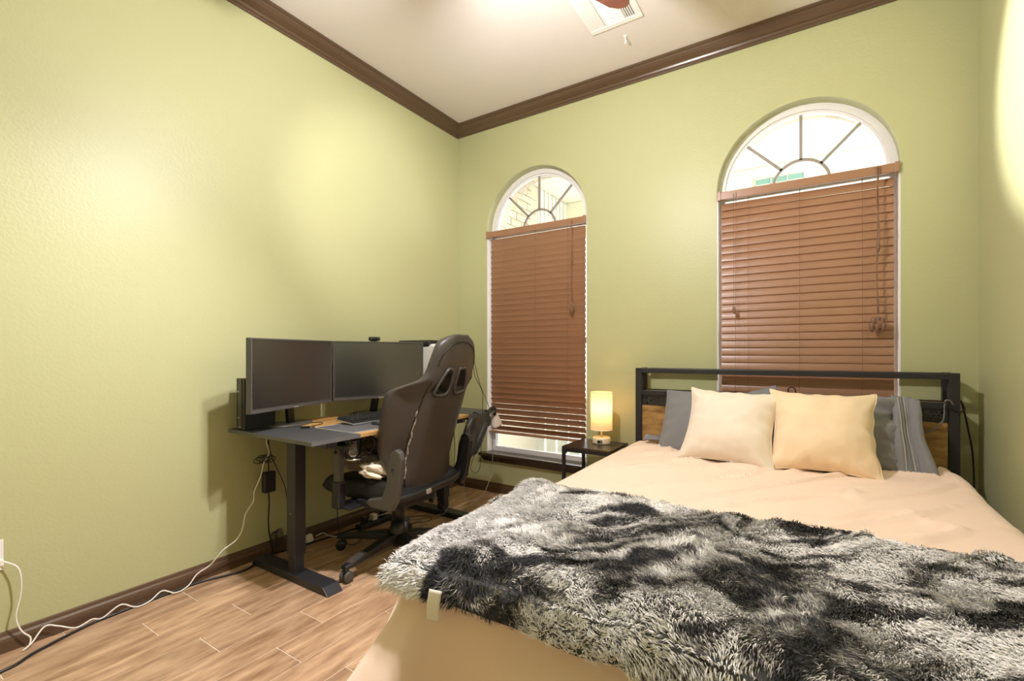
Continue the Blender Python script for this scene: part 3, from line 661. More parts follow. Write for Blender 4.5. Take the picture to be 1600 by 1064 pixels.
for k in range(5):
    a = math.radians(-88-72*k)-PI-.05; R3 = Rz(a)
    b = MB(); secs = [(.02, .032, .085, .140), (.12, .028, .088, .132), (.25, .024, .078, .110), (.335, .022, .068, .092), (.375, .018, .066, .086)]
    v = []; f = []
    for x, w_, za, zb in secs:
        for y, z in ((-w_, za), (w_, za), (w_, zb-.008), (w_*.7, zb), (-w_*.7, zb), (-w_, zb-.008)): v.append(R3 @ Vector((x, y, z)))
    for i in range(len(secs)-1):
        for j in range(6): f.append((i*6+j, i*6+(j+1) % 6, (i+1)*6+(j+1) % 6, (i+1)*6+j))
    f += [tuple(range(5, -1, -1)), tuple(range(24, 30))]
    b.add(v, f); leg = b.build('base_arm', M_plastic, ch, bevel=.003)
    if k == 0:
        b = MB()
        for i in range(7): b.obox(R3 @ Vector((.255+i*.013, 0, .1105-i*.0028)), (.006, .032, .005), R3)
        b.obox(R3 @ Vector((.295, 0, .1005)), (.10, .040, .004), R3 @ Ry(.21)); b.build('foot_grip', M_bezel, leg)
    c_ = Vector((.355, 0, 0)); yaw = Rz(a+.5*math.sin(k*2.3))
    b = MB(); b.lathe([(.007, .045), (.007, .075)], R3 @ c_, 10); b.build('caster_stem', M_chrome, leg)
    b = MB(); b.obox(R3 @ (c_+Vector((0, 0, .038))), (.03, .012, .038), yaw); b.build('caster_fork', M_plastic, leg, bevel=.004)
    for s in (1, -1):
        q = R3 @ c_ + yaw @ Vector((0, s*.016, .0285)); b = MB()
        b.lathe([(.006, -.009), (.024, -.0095), (.028, -.006), (.028, .006), (.024, .0095), (.006, .009)], q, 20, yaw @ Rx(PI/2)); b.build('wheel', M_gplastic if k else M_bezel, leg, smooth=True)

# things heaped on the seat
def blob(name, m, c, r, seed, amp=.35, label=None, cat=None, squash=1., nu=40, nv=28, freq=2.2):
    c = Vector(c)
    def fn(u, v):
        th, ph = 2*PI*u, PI*(.001+.998*v); d = Vector((math.cos(th)*math.sin(ph), math.sin(th)*math.sin(ph), math.cos(ph)))
        k = 1+amp*(N(d.x*freq+seed*3.1+d.z*1.7, d.y*freq+seed+d.z*freq)-.5)*2
        z = d.z*r[2]*k
        return c+Vector((d.x*r[0]*k, d.y*r[1]*k, max(z, -r[2]*squash)))
    b = MB(); b.grid(nu, nv, fn, cu=True); o = b.build(name, m, None, smooth=True)
    if label: tag(o, label, cat)
    return o
blob('fleece_bag', M_fluff, (.525, 1.725, .565), (.115, .13, .085), 3.3, .45, 'crumpled brown-grey fleece bundle lying on the chair seat', 'bundle', .72)
blob('cream_cloth', M_cream, (.665, 1.665, .518), (.085, .075, .045), 7.1, .5, 'crumpled cream cloth on the chair seat', 'cloth', .7)

# black bag and white sack hung at the far end of the desk
t = thing('hanging_bag', 'black fabric bag hanging from the far front corner of the desk', 'bag', (.75, 2.36, .47))
def bagf(u, v):
    a = 2*PI*u; z = .735-.245*v; ww = .05+.065*(1-abs(2*v-.75)**2*.5); yc = 2.43-.13*v; fold = .008*math.sin(a*5+v*4)
    return (.765+(.028+.012*v+fold)*math.cos(a), yc+(ww+fold)*math.sin(a), z+.012*math.sin(a*3)*v)
b = MB(); b.grid(32, 14, bagf, cu=True); n_ = 32; b.f.append(tuple(i*14+13 for i in range(n_))); b.f.append(tuple(i*14 for i in range(n_-1, -1, -1))); b.build('bag_body', mat('black_nylon', (.02, .019, .02), rough=.4), t, smooth=True)
b = MB(); b.tube([(.735, 2.40, .745), (.765, 2.40, .742), (.775, 2.42, .70)], .006, 8); b.build('strap', M_pud, t, smooth=True)
b = MB(); b.tube([(.735, 2.52, .745), (.765, 2.52, .735), (.78, 2.49, .68)], .006, 8); b.build('strap', M_pud, t, smooth=True)
t = thing('headset', 'black headset hooked over the window end of the desk', 'headset', (.70, 2.60, .70))
b = MB(); b.tube([(.70, 2.52, .70), (.715, 2.58, .725), (.72, 2.62, .745), (.715, 2.668, .738), (.71, 2.675, .70)], .010, 8, flat=1.6); b.build('headband', M_plastic, t, smooth=True)
b = MB(); b.lathe([(.012, -.014), (.034, -.012), (.036, .008), (.02, .014)], (.742, 2.545, .675), 18, Ry(PI/2)); b.build('ear_cup', M_plastic, t, smooth=True)
b = MB()
def sackf(u, v):
    a = 2*PI*u; r = .010+.045*v**.8; return (.70+r*.7*math.cos(a), 2.69+r*math.sin(a)+.01*v+.006*math.sin(3*a), .715-.095*v+.01*math.sin(2*a)*v)
b.grid(20, 10, sackf, cu=True); b.f.append(tuple(i*10+9 for i in range(20))); tag(b.build('cloth_pouch', mat('pale_pouch', (.55, .48, .44), rough=.9), None, smooth=True), 'small pale cloth pouch hanging at the window end of the desk', 'pouch')

# ------------------------------------------------------------------ cords
def cord(name, label, pts, r, m, n=8, sub=6):
    b = MB(); b.tube(pts, r, n, sub); o = b.build(name, m, None, smooth=True); tag(o, label, 'cord'); return o
cord('white_cable', 'white cord running from the wall plate along the baseboard up to the desk',
     [(.016, .452, .347), (.035, .485, .318), (.038, .495, .27), (.034, .494, .205), (.034, .482, .130), (.036, .497, .070), (.040, .520, .035), (.052, .512, .008), (.062, .495, .006), (.058, .520, .02), (.040, .560, .058), (.040, .60, .040), (.050, .65, .012), (.050, .70, .022), (.046, .735, .010), (.040, .80, .035), (.052, .85, .006), (.055, .90, .010), (.036, .955, .028), (.058, 1.0, .006), (.050, 1.055, .012), (.040, 1.10, .05), (.045, 1.15, .07), (.07, 1.17, .105), (.09, 1.195, .145), (.10, 1.25, .175), (.10, 1.283, .22), (.10, 1.30, .295), (.10, 1.34, .350), (.10, 1.345, .40), (.10, 1.38, .475), (.10, 1.395, .54), (.10, 1.424, .59), (.10, 1.41, .65), (.10, 1.425, .70)], .0030, M_gcord, 8, 8)
cord('black_cable', 'thick black cord lying on the floor along the baseboard',
     [(.14, .18, .006), (.165, .42, .006), (.115, .517, .006), (.055, .68, .006), (.045, .80, .006), (.040, .95, .006), (.042, 1.11, .006), (.075, 1.216, .006), (.10, 1.30, .008), (.07, 1.38, .010), (.05, 1.46, .016), (.06, 1.62, .006), (.10, 1.95, .006), (.12, 2.2, .006)], .0052, M_kcord, 10)
t = thing('power_brick', 'black power brick hanging by its cables under the desk', 'power adapter', (.08, 1.43, .42))
b = MB(); b.box(.062, .098, 1.402, 1.466, .372, .484); b.build('brick', M_plastic, t, bevel=.006)
b = MB(); b.tube([(.08, 1.434, .484), (.08, 1.432, .53), (.085, 1.428, .57), (.075, 1.44, .62), (.07, 1.43, .66), (.07, 1.44, .70)], .003, 8); b.tube([(.08, 1.434, .372), (.08, 1.436, .31), (.08, 1.432, .22), (.08, 1.435, .16), (.075, 1.45, .10), (.06, 1.47, .02)], .0042, 8); b.build('cable', M_kcord, t, smooth=True)
b = MB()
for k in range(5): b.tube([(.085+.004*k, 1.38+.03*math.cos(a)+.012*k, .555+.010*k % .02+.016*math.sin(a)) for a in [2*PI*q/8 for q in range(8)]], .0024, 6, 4, closed=True)
b.build('coiled_cable', M_kcord, t, smooth=True)
b = MB()
for k in range(6): b.tube([(.075+.006*k, 1.462+.018*math.cos(a)+.004*k, .10+.045*math.sin(a)+.004*k) for a in [2*PI*q/8+k*.3 for q in range(8)]], .0022, 6, 4, closed=True)
b.build('cable_bundle', M_kcord, t, smooth=True)
cord('monitor_cable', 'thin black cable slanting down behind the near desk leg', [(.06, 1.44, .70), (.05, 1.46, .58), (.05, 1.50, .48), (.05, 1.545, .37), (.06, 1.56, .25), (.06, 1.60, .06), (.08, 1.66, .004)], .0026, M_kcord)
cord('grey_cable', 'long thin grey cord looping from the chair head almost to the floor', [(.90, 2.19, 1.10), (.86, 2.25, 1.06), (.79, 2.40, .92), (.757, 2.545, .755), (.76, 2.575, .55), (.76, 2.575, .41), (.76, 2.535, .28), (.76, 2.465, .205), (.76, 2.37, .19), (.76, 2.29, .25), (.76, 2.27, .385), (.80, 2.262, .54), (.81, 2.26, .66), (.775, 2.24, .722)], .0022, M_greycord)
cord('charging_cable', 'thin dark cable in a short loop below the hanging bag', [(.90, 2.18, 1.06), (.84, 2.28, .98), (.79, 2.42, .88), (.762, 2.462, .78), (.762, 2.445, .55), (.762, 2.435, .40), (.762, 2.385, .365), (.762, 2.335, .41), (.80, 2.322, .50), (.81, 2.345, .62), (.79, 2.31, .74)], .0020, M_kcord)
cord('footwell_cable', 'black cable dropping below the near armrest onto the floor', [(.42, 1.62, .33), (.40, 1.63, .25), (.36, 1.67, .15), (.33, 1.73, .06), (.30, 1.82, .004), (.26, 1.92, .004), (.22, 2.05, .004)], .0026, M_kcord)
t = thing('power_strip', 'black power strip with plugs lying on the floor behind the chair base', 'power strip', (.14, 2.1, 0))
b = MB(); b.box(.11, .17, 1.98, 2.24, .0005, .035); b.build('strip_body', M_plastic, t, bevel=.006)
for i in range(3): b = MB(); b.box(.12, .16, 2.01+i*.075, 2.045+i*.075, .035, .075); b.build('plug', M_kcord if i != 1 else M_gcord, t, bevel=.006)
for k, (m, lab) in enumerate(((M_gcord, 'white cable sagging from the desk frame to the power strip'), (M_kcord, 'black cable coiled on the floor by the far desk foot'), (M_greycord, 'grey cable draped over the far desk foot'))):
    cord('loose_cable', lab, [[(.16, 2.08, .06), (.24, 2.12, .09), (.34, 2.22, .13), (.36, 2.32, .22), (.30, 2.40, .45), (.25, 2.44, .69)], [(.17, 2.18, .03), (.26, 2.20, .004), (.36, 2.28, .004), (.40, 2.36, .004), (.34, 2.42, .004), (.25, 2.36, .004), (.20, 2.28, .004)], [(.17, 2.2, .02), (.30, 2.30, .006), (.42, 2.40, .03), (.45, 2.46, .042), (.43, 2.53, .12), (.43, 2.58, .4), (.40, 2.60, .70)]][k], .0028, m)
b = MB(); b.box(.36, .41, 2.33, 2.38, .16, .20); t = thing('cable_adapter', 'small dark adapter dangling among cables near the far desk leg', 'adapter', (.40, 2.36, .14))
b = MB(); b.obox((.42, 2.36, .165), (.030, .075, .035), Rz(.4) @ Rx(.6)); b.build('body', M_plastic, t, bevel=.006)
b = MB(); b.tube([(.40, 2.33, .185), (.36, 2.28, .22), (.33, 2.27, .45), (.32, 2.28, .68)], .0025, 6); b.tube([(.43, 2.39, .145), (.44, 2.44, .08), (.42, 2.50, .045)], .0025, 6); b.build('cable', M_kcord, t, smooth=True)
t = thing('wall_adapter', 'white plug adapter on the floor behind the near desk leg', 'adapter', (.06, 1.70, 0))
b = MB(); b.obox((.045, 1.70, .026), (.03, .04, .045), Rx(.25)); b.build('body', M_gcord, t, bevel=.006)
b = MB(); b.tube([(.08, 1.72, .04), (.10, 1.76, .05), (.10, 1.80, .02), (.13, 1.86, .004), (.16, 1.95, .004)], .003, 6); b.build('cable', M_gcord, t, smooth=True)
# wall plates
t = thing('outlet_plate', 'white wall plate with the white cord plugged in at the left edge', 'outlet', (.003, .42, .37))
b = MB(); b.box(.0005, .007, .382, .455, .312, .426); b.build('plate', M_case, t, bevel=.002)
for z in (.345, .393): b = MB(); b.box(.007, .0085, .402, .436, z-.014, z+.014); b.build('socket', M_ventw, t, bevel=.003)
b = MB(); b.box(.0085, .03, .405, .452, .332, .358); b.build('plug', M_gcord, t, bevel=.004)
t = thing('outlet_plate', 'green-painted wall plate behind the desk above the power brick', 'outlet', (.003, 1.47, .62))
b = MB(); b.box(.0005, .006, 1.475, 1.548, .60, .715); b.build('plate', M_wall, t, bevel=.002)
for z in (.632, .682): b = MB(); b.box(.006, .0075, 1.495, 1.528, z-.014, z+.014); b.build('socket', M_wall, t, bevel=.003)

# ------------------------------------------------------------------ night stand and lamp
t = thing('night_stand', 'small black metal night stand between the desk window and the bed', 'night stand', (1.39, 2.86, 0))
nx0, nx1, ny0, ny1, nz = 1.215, 1.540, 2.695, 3.02, .535
b = MB(); b.box(nx0, nx1, ny0, ny1, nz-.016, nz); b.build('top', mat('dark_stand_top', (.028, .02, .016), rough=.25, spec=.6), t, bevel=.003)
for x in (nx0+.010, nx1-.010):
    for y in (ny0+.010, ny1-.010): b = MB(); b.box(x-.010, x+.010, y-.010, y+.010, 0, nz-.016); b.build('leg', M_bmetal, t, bevel=.002)
b = MB(); b.box(nx0+.02, nx1-.02, ny0+.004, ny0+.018, nz-.034, nz-.016); b.box(nx0+.004, nx0+.018, ny0+.02, ny1-.02, nz-.030, nz-.016); b.box(nx0+.02, nx1-.02, ny1-.018, ny1-.004, nz-.034, nz-.016); b.build('apron_rail', M_bmetal, t)
b = MB(); b.prism([(nx0+.02, nz-.034), (nx0+.036, nz-.034), (nx0+.02, nz-.050)], ny0+.004, ny0+.016, 'Y'); b.build('gusset', M_bmetal, t)
b = MB(); b.box(nx0+.02, nx1-.02, ny0+.02, ny1-.02, .15, .162); b.build('lower_shelf', M_bmetal, t)
lx, ly = 1.395, 2.915
t = thing('table_lamp', 'lit cylinder table lamp with fabric shade on the night stand', 'lamp', (lx, ly, nz))
b = MB(); b.lathe([(.056, nz+.0003), (.060, nz+.004), (.060, nz+.036), (.057, nz+.041), (.004, nz+.042)], (lx, ly, 0), 32); b.build('base', M_lampb, t, smooth=True, bevel=.001)
b = MB(); b.obox((lx+.012, ly-.0585, nz+.019), (.030, .006, .018), Rz(.2)); pt = b.build('usb_panel', M_gplastic, t, bevel=.001)
for dx in (-.007, .007): b = MB(); b.obox((lx+.012+dx, ly-.0618, nz+.019), (.008, .002, .007), Rz(.2)); b.build('usb_port', M_logo, pt)
b = MB(); b.lathe([(.007, nz+.04), (.007, nz+.17)], (lx, ly, 0), 14); b.build('stem', M_chrome, t, smooth=True)
shm = bpy.data.materials.new('lit_linen_shade'); shm.use_nodes = True; nt = shm.node_tree; nt.nodes.clear()
o_ = nd(nt, 'ShaderNodeOutputMaterial'); mx_ = nd(nt, 'ShaderNodeMixShader'); tl2 = nd(nt, 'ShaderNodeBsdfTranslucent'); df = nd(nt, 'ShaderNodeBsdfDiffuse')
tl2.inputs[0].default_value = (.95, .78, .55, 1); df.inputs[0].default_value = (.85, .75, .58, 1); mx_.inputs[0].default_value = .45
nt.links.new(tl2.outputs[0], mx_.inputs[1]); nt.links.new(df.outputs[0], mx_.inputs[2]); nt.links.new(mx_.outputs[0], o_.inputs[0])
b = MB(); b.lathe([(.070, nz+.092), (.070, nz+.334)], (lx, ly, 0), 40, cap=False); b.build('shade', shm, t, smooth=True)
b = MB(); b.lathe([(.0702, nz+.090), (.0715, nz+.090), (.0715, nz+.096), (.0702, nz+.096)], (lx, ly, 0), 40, cap=False); b.lathe([(.0702, nz+.330), (.0715, nz+.330), (.0715, nz+.336), (.0702, nz+.336)], (lx, ly, 0), 40, cap=False); b.build('shade_rim', mat('shade_rim', (.85, .74, .55), rough=.8, emit=(1, .8, .5), estr=.25), t)
b = MB(); b.lathe([(.012, nz+.17), (.026, nz+.20), (.028, nz+.225), (.014, nz+.25), (.003, nz+.255)], (lx, ly, 0), 16); b.build('bulb', mat('lamp_bulb', (1, .9, .7), emit=(1, .75, .42), estr=6), t, smooth=True)
light('lamp_light', 'POINT', (lx, ly, nz+.235), LAMP_W, (1, .56, .20), .03, t)
b = MB(); b.tube([(lx+.06, ly, nz+.012), (lx+.10, ly+.01, nz+.010), (lx+.13, ly+.02, nz+.006), (nx1-.01, ly+.03, nz+.004), (nx1+.012, ly+.035, nz-.02), (nx1+.012, ly+.04, .30)], .003, 8); b.build('lamp_cord', M_kcord, t, smooth=True)

# ------------------------------------------------------------------ bed
BX0, BX1, BY0, BY1, BZ = 1.625, 3.125, .875, 2.90, .598
bed = thing('bed', 'black metal bed with rustic wood panels and an open shelf headboard', 'bed', (2.37, 1.95, 0))
HX0, HX1, HY0, HY1, HZ = 1.611, 3.138, 2.948, 3.112, 1.032
b = MB(); b.box(HX0+.03, HX1-.03, BY0+.04, 2.93, .20, .25); b.build('bed_frame', M_bmetal, bed)
for x in (HX0+.06, HX1-.10):
    b = MB(); b.box(x, x+.04, BY0+.06, BY0+.10, 0, .20); b.build('leg', M_bmetal, bed)
b = MB(); b.box(BX0+.02, BX1-.02, BY0+.02, BY1-.005, .25, BZ-.03); b.build('mattress', M_matt, bed, bevel=.04, seg=4)
for x in (HX0, HX1-.040):
    b = MB(); b.box(x, x+.040, HY0, HY0+.036, 0, HZ); b.build('post', M_bmetal, bed, bevel=.002)
    b = MB(); b.box(x, x+.030, HY1-.036, HY1, 0, HZ); b.build('post', M_bmetal, bed, bevel=.002)
    b = MB(); b.box(x, x+.040, HY0+.036, HY1-.036, HZ-.03, HZ-.002); b.build('side_rail', M_bmetal, bed)
    b = MB(); b.box(x+.005, x+.035, HY0+.036, HY1-.036, .86, .885); b.build('side_rail', M_bmetal, bed)
for y in (HY0, HY1-.028):
    b = MB(); b.box(HX0+.040, HX1-.040, y, y+.028, HZ-.030, HZ-.002); b.build('top_rail', M_bmetal, bed, bevel=.002)
b = MB(); b.box(HX0+.040, HX1-.040, HY0+.002, HY0+.030, .862, .892); b.build('shelf_rail', M_bmetal, bed, bevel=.002)
b = MB(); b.box(HX0+.04, HX1-.04, HY0+.030, HY1-.03, .872, .888); b.build('shelf', M_shelf, bed)
b = MB(); b.box(HX0+.04, HX1-.04, HY1-.028, HY1, .862, .892); b.build('shelf_rail', M_bmetal, bed)
# perforated strip with real holes
b = MB(); x0_, x1_, z0_, z1_ = HX0+.042, HX1-.042, .800, .858; rows, pit = 3, .0166
for r in range(rows):
    za = z0_+.004+r*pit; off = (pit*.55 if r % 2 else 0); n_ = int((x1_-x0_-off)/(pit*1.15))
    for k in range(n_+1):
        xa = x0_+off+k*pit*1.15; xb = min(xa+pit*1.15, x1_)
        if k == 0 and off: b.add([(x0_, HY0+.012, za), (xa, HY0+.012, za), (xa, HY0+.012, za+pit), (x0_, HY0+.012, za+pit)], [(0,1,2,3)])
        if xb-xa < pit*1.1: b.add([(xa, HY0+.012, za), (xb, HY0+.012, za), (xb, HY0+.012, za+pit), (xa, HY0+.012, za+pit)], [(0,1,2,3)]); continue
        cxh, czh = (xa+xb)/2, za+pit/2; cor = [(xb, za), (xb, za+pit), (xa, za+pit), (xa, za)]; hp = [(cxh+.0056*math.cos(PI/4*i-PI/8), czh+.0056*math.sin(PI/4*i-PI/8)) for i in range(8)]
        v = [(p, HY0+.012, q) for p, q in cor+hp]
        # corners: 0 br,1 tr,2 tl,3 bl ; hole pts 4..11 start at -22deg
        b.add(v, [(0,1,5,4), (1,6,5), (1,2,7,6), (2,8,7), (2,3,9,8), (3,10,9), (3,0,11,10), (0,4,11)])
b.add([(x0_, HY0+.012, z0_), (x1_, HY0+.012, z0_), (x1_, HY0+.012, z0_+.004), (x0_, HY0+.012, z0_+.004)], [(0,1,2,3)]); b.add([(x0_, HY0+.012, z0_+.004+rows*pit), (x1_, HY0+.012, z0_+.004+rows*pit), (x1_, HY0+.012, z1_+.004), (x0_, HY0+.012, z1_+.004)], [(0,1,2,3)])
b.build('perforated_strip', M_bmetal, bed, recalc=False, solid=.002)
b = MB(); b.box(HX0+.042, HX1-.042, HY0+.006, HY0+.020, .40, .798); b.build('wood_panel', M_rustic, bed)
# bedspread: one draped skin
def outline(n, inset=0., cr=.10):
    x0, x1, y0, y1 = BX0, BX1, BY0, BY1; P = []
    segs = []
    cs = [(x1-cr, y1-cr, 0), (x0+cr, y1-cr, PI/2), (x0+cr, y0+cr, PI), (x1-cr, y0+cr, 1.5*PI)]
    pts = []
    for i, (cx_, cy_, a0) in enumerate(cs):
        for k in range(15): a = a0+PI/2*k/14; pts.append((cx_+cr*math.cos(a), cy_+cr*math.sin(a), math.cos(a), math.sin(a)))
        nx_, ny_, na = cs[(i+1) % 4]; e = pts[-1]; s_ = (nx_+cr*math.cos(na), ny_+cr*math.sin(na)); m_ = int(math.hypot(s_[0]-e[0], s_[1]-e[1])/.018)
        for k in range(1, m_): f_ = k/m_; pts.append((e[0]+(s_[0]-e[0])*f_, e[1]+(s_[1]-e[1])*f_, e[2], e[3]))
    return pts
OUT = outline(0); RR = .075
def topz(x, y):
    x = np.asarray(x, float); y = np.asarray(y, float)
    w1 = fbm(x*2.2+3, y*2.2, 3)-.5
    ridge = np.abs(fbm((x*.8-y*.6)*7+2, (x*.6+y*.8)*1.7, 3)-.5)
    return .016*w1 + .018*np.clip(.06-ridge, 0, 1)/.06*sstep(1.35, 1.75, y)*sstep(1.6, 1.9, x)
V = []; rings = 0; npn = len(OUT)
cxm = (BX0+BX1)/2
for k in range(40):                                   # top, from the centre line out
    f_ = k/40
    for (x, y, nx_, ny_) in OUT:
        ix, iy = x-nx_*RR, y-ny_*RR
        # centre segment
        sx, sy = cxm, min(max(iy, BY0+.75), BY1-.75)
        px_, py_ = sx+(ix-sx)*f_, sy+(iy-sy)*f_
        V.append((px_, py_, BZ+float(topz(px_, py_))))
    rings += 1
lev = [i*.011 for i in range(0, 12)] + [.132+.03*i for i in range(1, 17)]
arc = RR*PI/2
for s_ in lev:
    for i, (x, y, nx_, ny_) in enumerate(OUT):
        if s_ < arc: o_ = -RR+RR*math.sin(s_/RR); dz = RR*(1-math.cos(s_/RR))
        else: o_ = 0; dz = RR+(s_-arc)
        dz = min(dz, BZ-.006)
        f_ = max(0, dz-.05)/.42; cn = abs(nx_*ny_)*2            # folds deepen downward, most at the corners
        q = i/npn
        fold = (N(q*64, 1.5, 2)-.5)*.34*f_ + .05*f_ + 1.5*max(0, dz-.13)*max(0, N(q*36+3, 7.7, 2)-.36) + cn*.11*f_*(1+.35*math.sin(i*.9))
        if ny_ > .3: fold = -.01                      # head end tucked against the headboard
        if nx_ > .5: fold = min(fold, .075)
        if nx_ < -.5 and y > 2.3: fold = min(fold, .05)
        z = BZ-dz+(float(topz(x, y))*max(0, 1-dz/.1))
        V.append((x+nx_*(o_+fold), y+ny_*(o_+fold), z))
    rings += 1
b = MB(); Fq = []
for r in range(rings-1):
    for i in range(npn): j = (i+1) % npn; Fq.append((r*npn+i, r*npn+j, (r+1)*npn+j, (r+1)*npn+i))
b.add(V, Fq); sp = b.build('bedspread', M_spread, None, smooth=True, recalc=True)
tag(sp, 'peach bedspread draped over the bed down to the floor', 'bedspread')

# ------------------------------------------------------------------ pillows and cushions
def pillow(name, m, c, sx, sy, th, rot, label, cat, ears=.0, seed=1., group=None, scal=0., wr=.012, p=2.4, side=None):
    t = thing(name, label, cat, (0, 0, 0), rotz=0, group=group); t.location = c; t.rotation_euler = rot
    n = 40
    def fn(sgn):
        def f(u, v):
            a, d = 2*u-1, 2*v-1
            # concave edges leave pointed corners
            k = 1-ears*(1-abs(d)**2.2)*abs(a)**3; l = 1-ears*(1-abs(a)**2.2)*abs(d)**3
            x = sx/2*a*k; y = sy/2*d*l
            if scal and side is not None and a*side > .6: x += scal*math.sin(d*13+seed)*abs(a)
            g = max(0, (1-abs(a)**p))*max(0, (1-abs(d)**p)); h = th/2*g**.72
            h += wr*(N(a*2.5+seed*5, d*2.5+seed, 3)-.5)*2*min(1, g*3)
            rim = max(abs(a), abs(d)); pk_ = sstep(.55, .97, rim)*(1-sstep(.97, 1.0, rim))
            h += .006*float(pk_)*math.sin((math.atan2(d, a))*17+seed*3)*(.5+.5*N(a*4+seed, d*4))
            return (x, y, sgn*max(h, .003))
        return f
    b = MB(); b.grid(n, n, fn(1)); b.grid(n, n, fn(-1))
    idx = lambda i, j: i*n+j
    for i in range(n-1):
        for (a0, a1) in (((i, 0), (i+1, 0)), ((i, n-1), (i+1, n-1)), ((0, i), (0, i+1)), ((n-1, i), (n-1, i+1))): b.f.append((idx(*a0), idx(*a1), n*n+idx(*a1), n*n+idx(*a0)))
    o = b.build(name+'_cover' if False else 'cover', m, t, smooth=True, center=False)
    per = []
    f1 = fn(1)
    for q in range(18): per.append((q/18, 0))
    for q in range(18): per.append((1, q/18))
    for q in range(18): per.append((1-q/18, 1))
    for q in range(18): per.append((0, 1-q/18))
    pts = [Vector((f1(u, v)[0], f1(u, v)[1], 0)) for u, v in per]
    b = MB(); b.tube(pts, .0038, 6, 2, closed=True); b.build('seam', m, t, smooth=True, center=False)
    return t, fn
tl_ = math.radians(56)
pillow('grey_pillow', M_sham, (2.115, 2.785, .735), .58, .42, .21, (math.radians(52), 0, .02), 'plain grey pillow leaning on the headboard at the lamp side', 'pillow', .04, 2.2, 'grey pillows')
pillow('grey_pillow', M_sham, (2.25, 2.880, .70), .40, .42, .07, (math.radians(76), -.26, .0), 'grey pillow hidden behind the cushions with only its top corner showing', 'pillow', .05, 4.4, 'grey pillows')
rp, rf = pillow('grey_pillow', M_sham, (2.67, 2.790, .742), .56, .42, .19, (math.radians(55), 0, -.04), 'grey pillow with a pleated open end near the right wall', 'pillow', .04, 6.1, 'grey pillows', wr=.06)
# pleated open end of the right sham
b = MB()
def endf(u, v):
    d = 2*v-1; x = .205+.105*u+.05*u*(d < 0)*(-d); y = .215*d*(1-.06*u)-.015*u*u
    zz = .045*(1-abs(d)**2.5)*(1-.55*u)+.014*math.sin(u*9)*(1-abs(d)**4)+.02*(N(u*3+5, d*3, 2)-.5)
    return (x, y, zz+.012)
b.grid(24, 36, endf); b.build('open_end', M_sham, rp, smooth=True, solid=.004, center=False)
for k in range(4):
    u = .26+.11*k; b = MB(); b.tube([Vector(endf(u+.02*math.sin(v*5), v))+Vector((0, 0, .003)) for v in [q/14 for q in range(15)]], .0028, 6, 3); b.build('pleat', M_shamp if k % 2 == 0 else M_sham, rp, smooth=True, center=False)
# flap of the left pillow lying on the bed
b = MB()
def flap(u, v): return (1.735+.40*u, 2.705+.10*v+.02*math.sin(u*6), BZ+.022+.012*math.sin(u*9+v*4)+.030*v+.01*(N(u*6, v*4)-.5))
b.grid(30, 8, flap); tag(b.build('pillow_flap', M_sham, None, smooth=True, solid=.006), 'grey fabric edge of a flat sham lying on the bed under the lamp-side pillow', 'sham')
pillow('throw_cushion', M_cush1, (2.212, 2.560, .762), .43, .43, .22, (math.radians(52), .03, -.03), 'pale cream square cushion, the one nearer the lamp', 'cushion', .125, 1.3, 'square throw cushions', scal=.0, side=1)
pillow('throw_cushion', M_cush2, (2.600, 2.585, .765), .43, .43, .22, (math.radians(54), .02, .05), 'tan square cushion in front of the pleated grey pillow', 'cushion', .125, 3.7, 'square throw cushions', scal=.003, side=1)
# cords on the headboard
b = MB(); cord('lamp_wire', 'dark wire curling over the headboard shelf above the cushions', [(2.452, 3.00, .893), (2.450, 2.975, .915), (2.453, 2.955, .935), (2.468, 2.95, .943), (2.482, 2.955, .932), (2.486, 2.975, .910), (2.483, 3.0, .894)], .003, M_kcord)
cord('charger_wire', 'grey cord looping down the wood panel at the right end of the headboard', [(2.93, 2.935, .745), (2.985, 2.932, .742), (3.04, 2.930, .765), (3.075, 2.930, .815), (3.080, 2.930, .880), (3.085, 2.932, .905), (3.10, 2.935, .905), (3.112, 2.94, .885)], .0036, M_greycord)
cord('wall_wire', 'black wire hanging down the wall beside the headboard end', [(3.08, 2.93, .90), (3.10, 2.925, .87), (3.13, 2.935, .855), (3.155, 2.96, .865), (3.15, 3.0, .90), (3.165, 3.02, .85), (3.185, 3.04, .75), (3.20, 3.05, .65), (3.205, 3.05, .50), (3.205, 3.05, .1)], .0036, M_kcord)

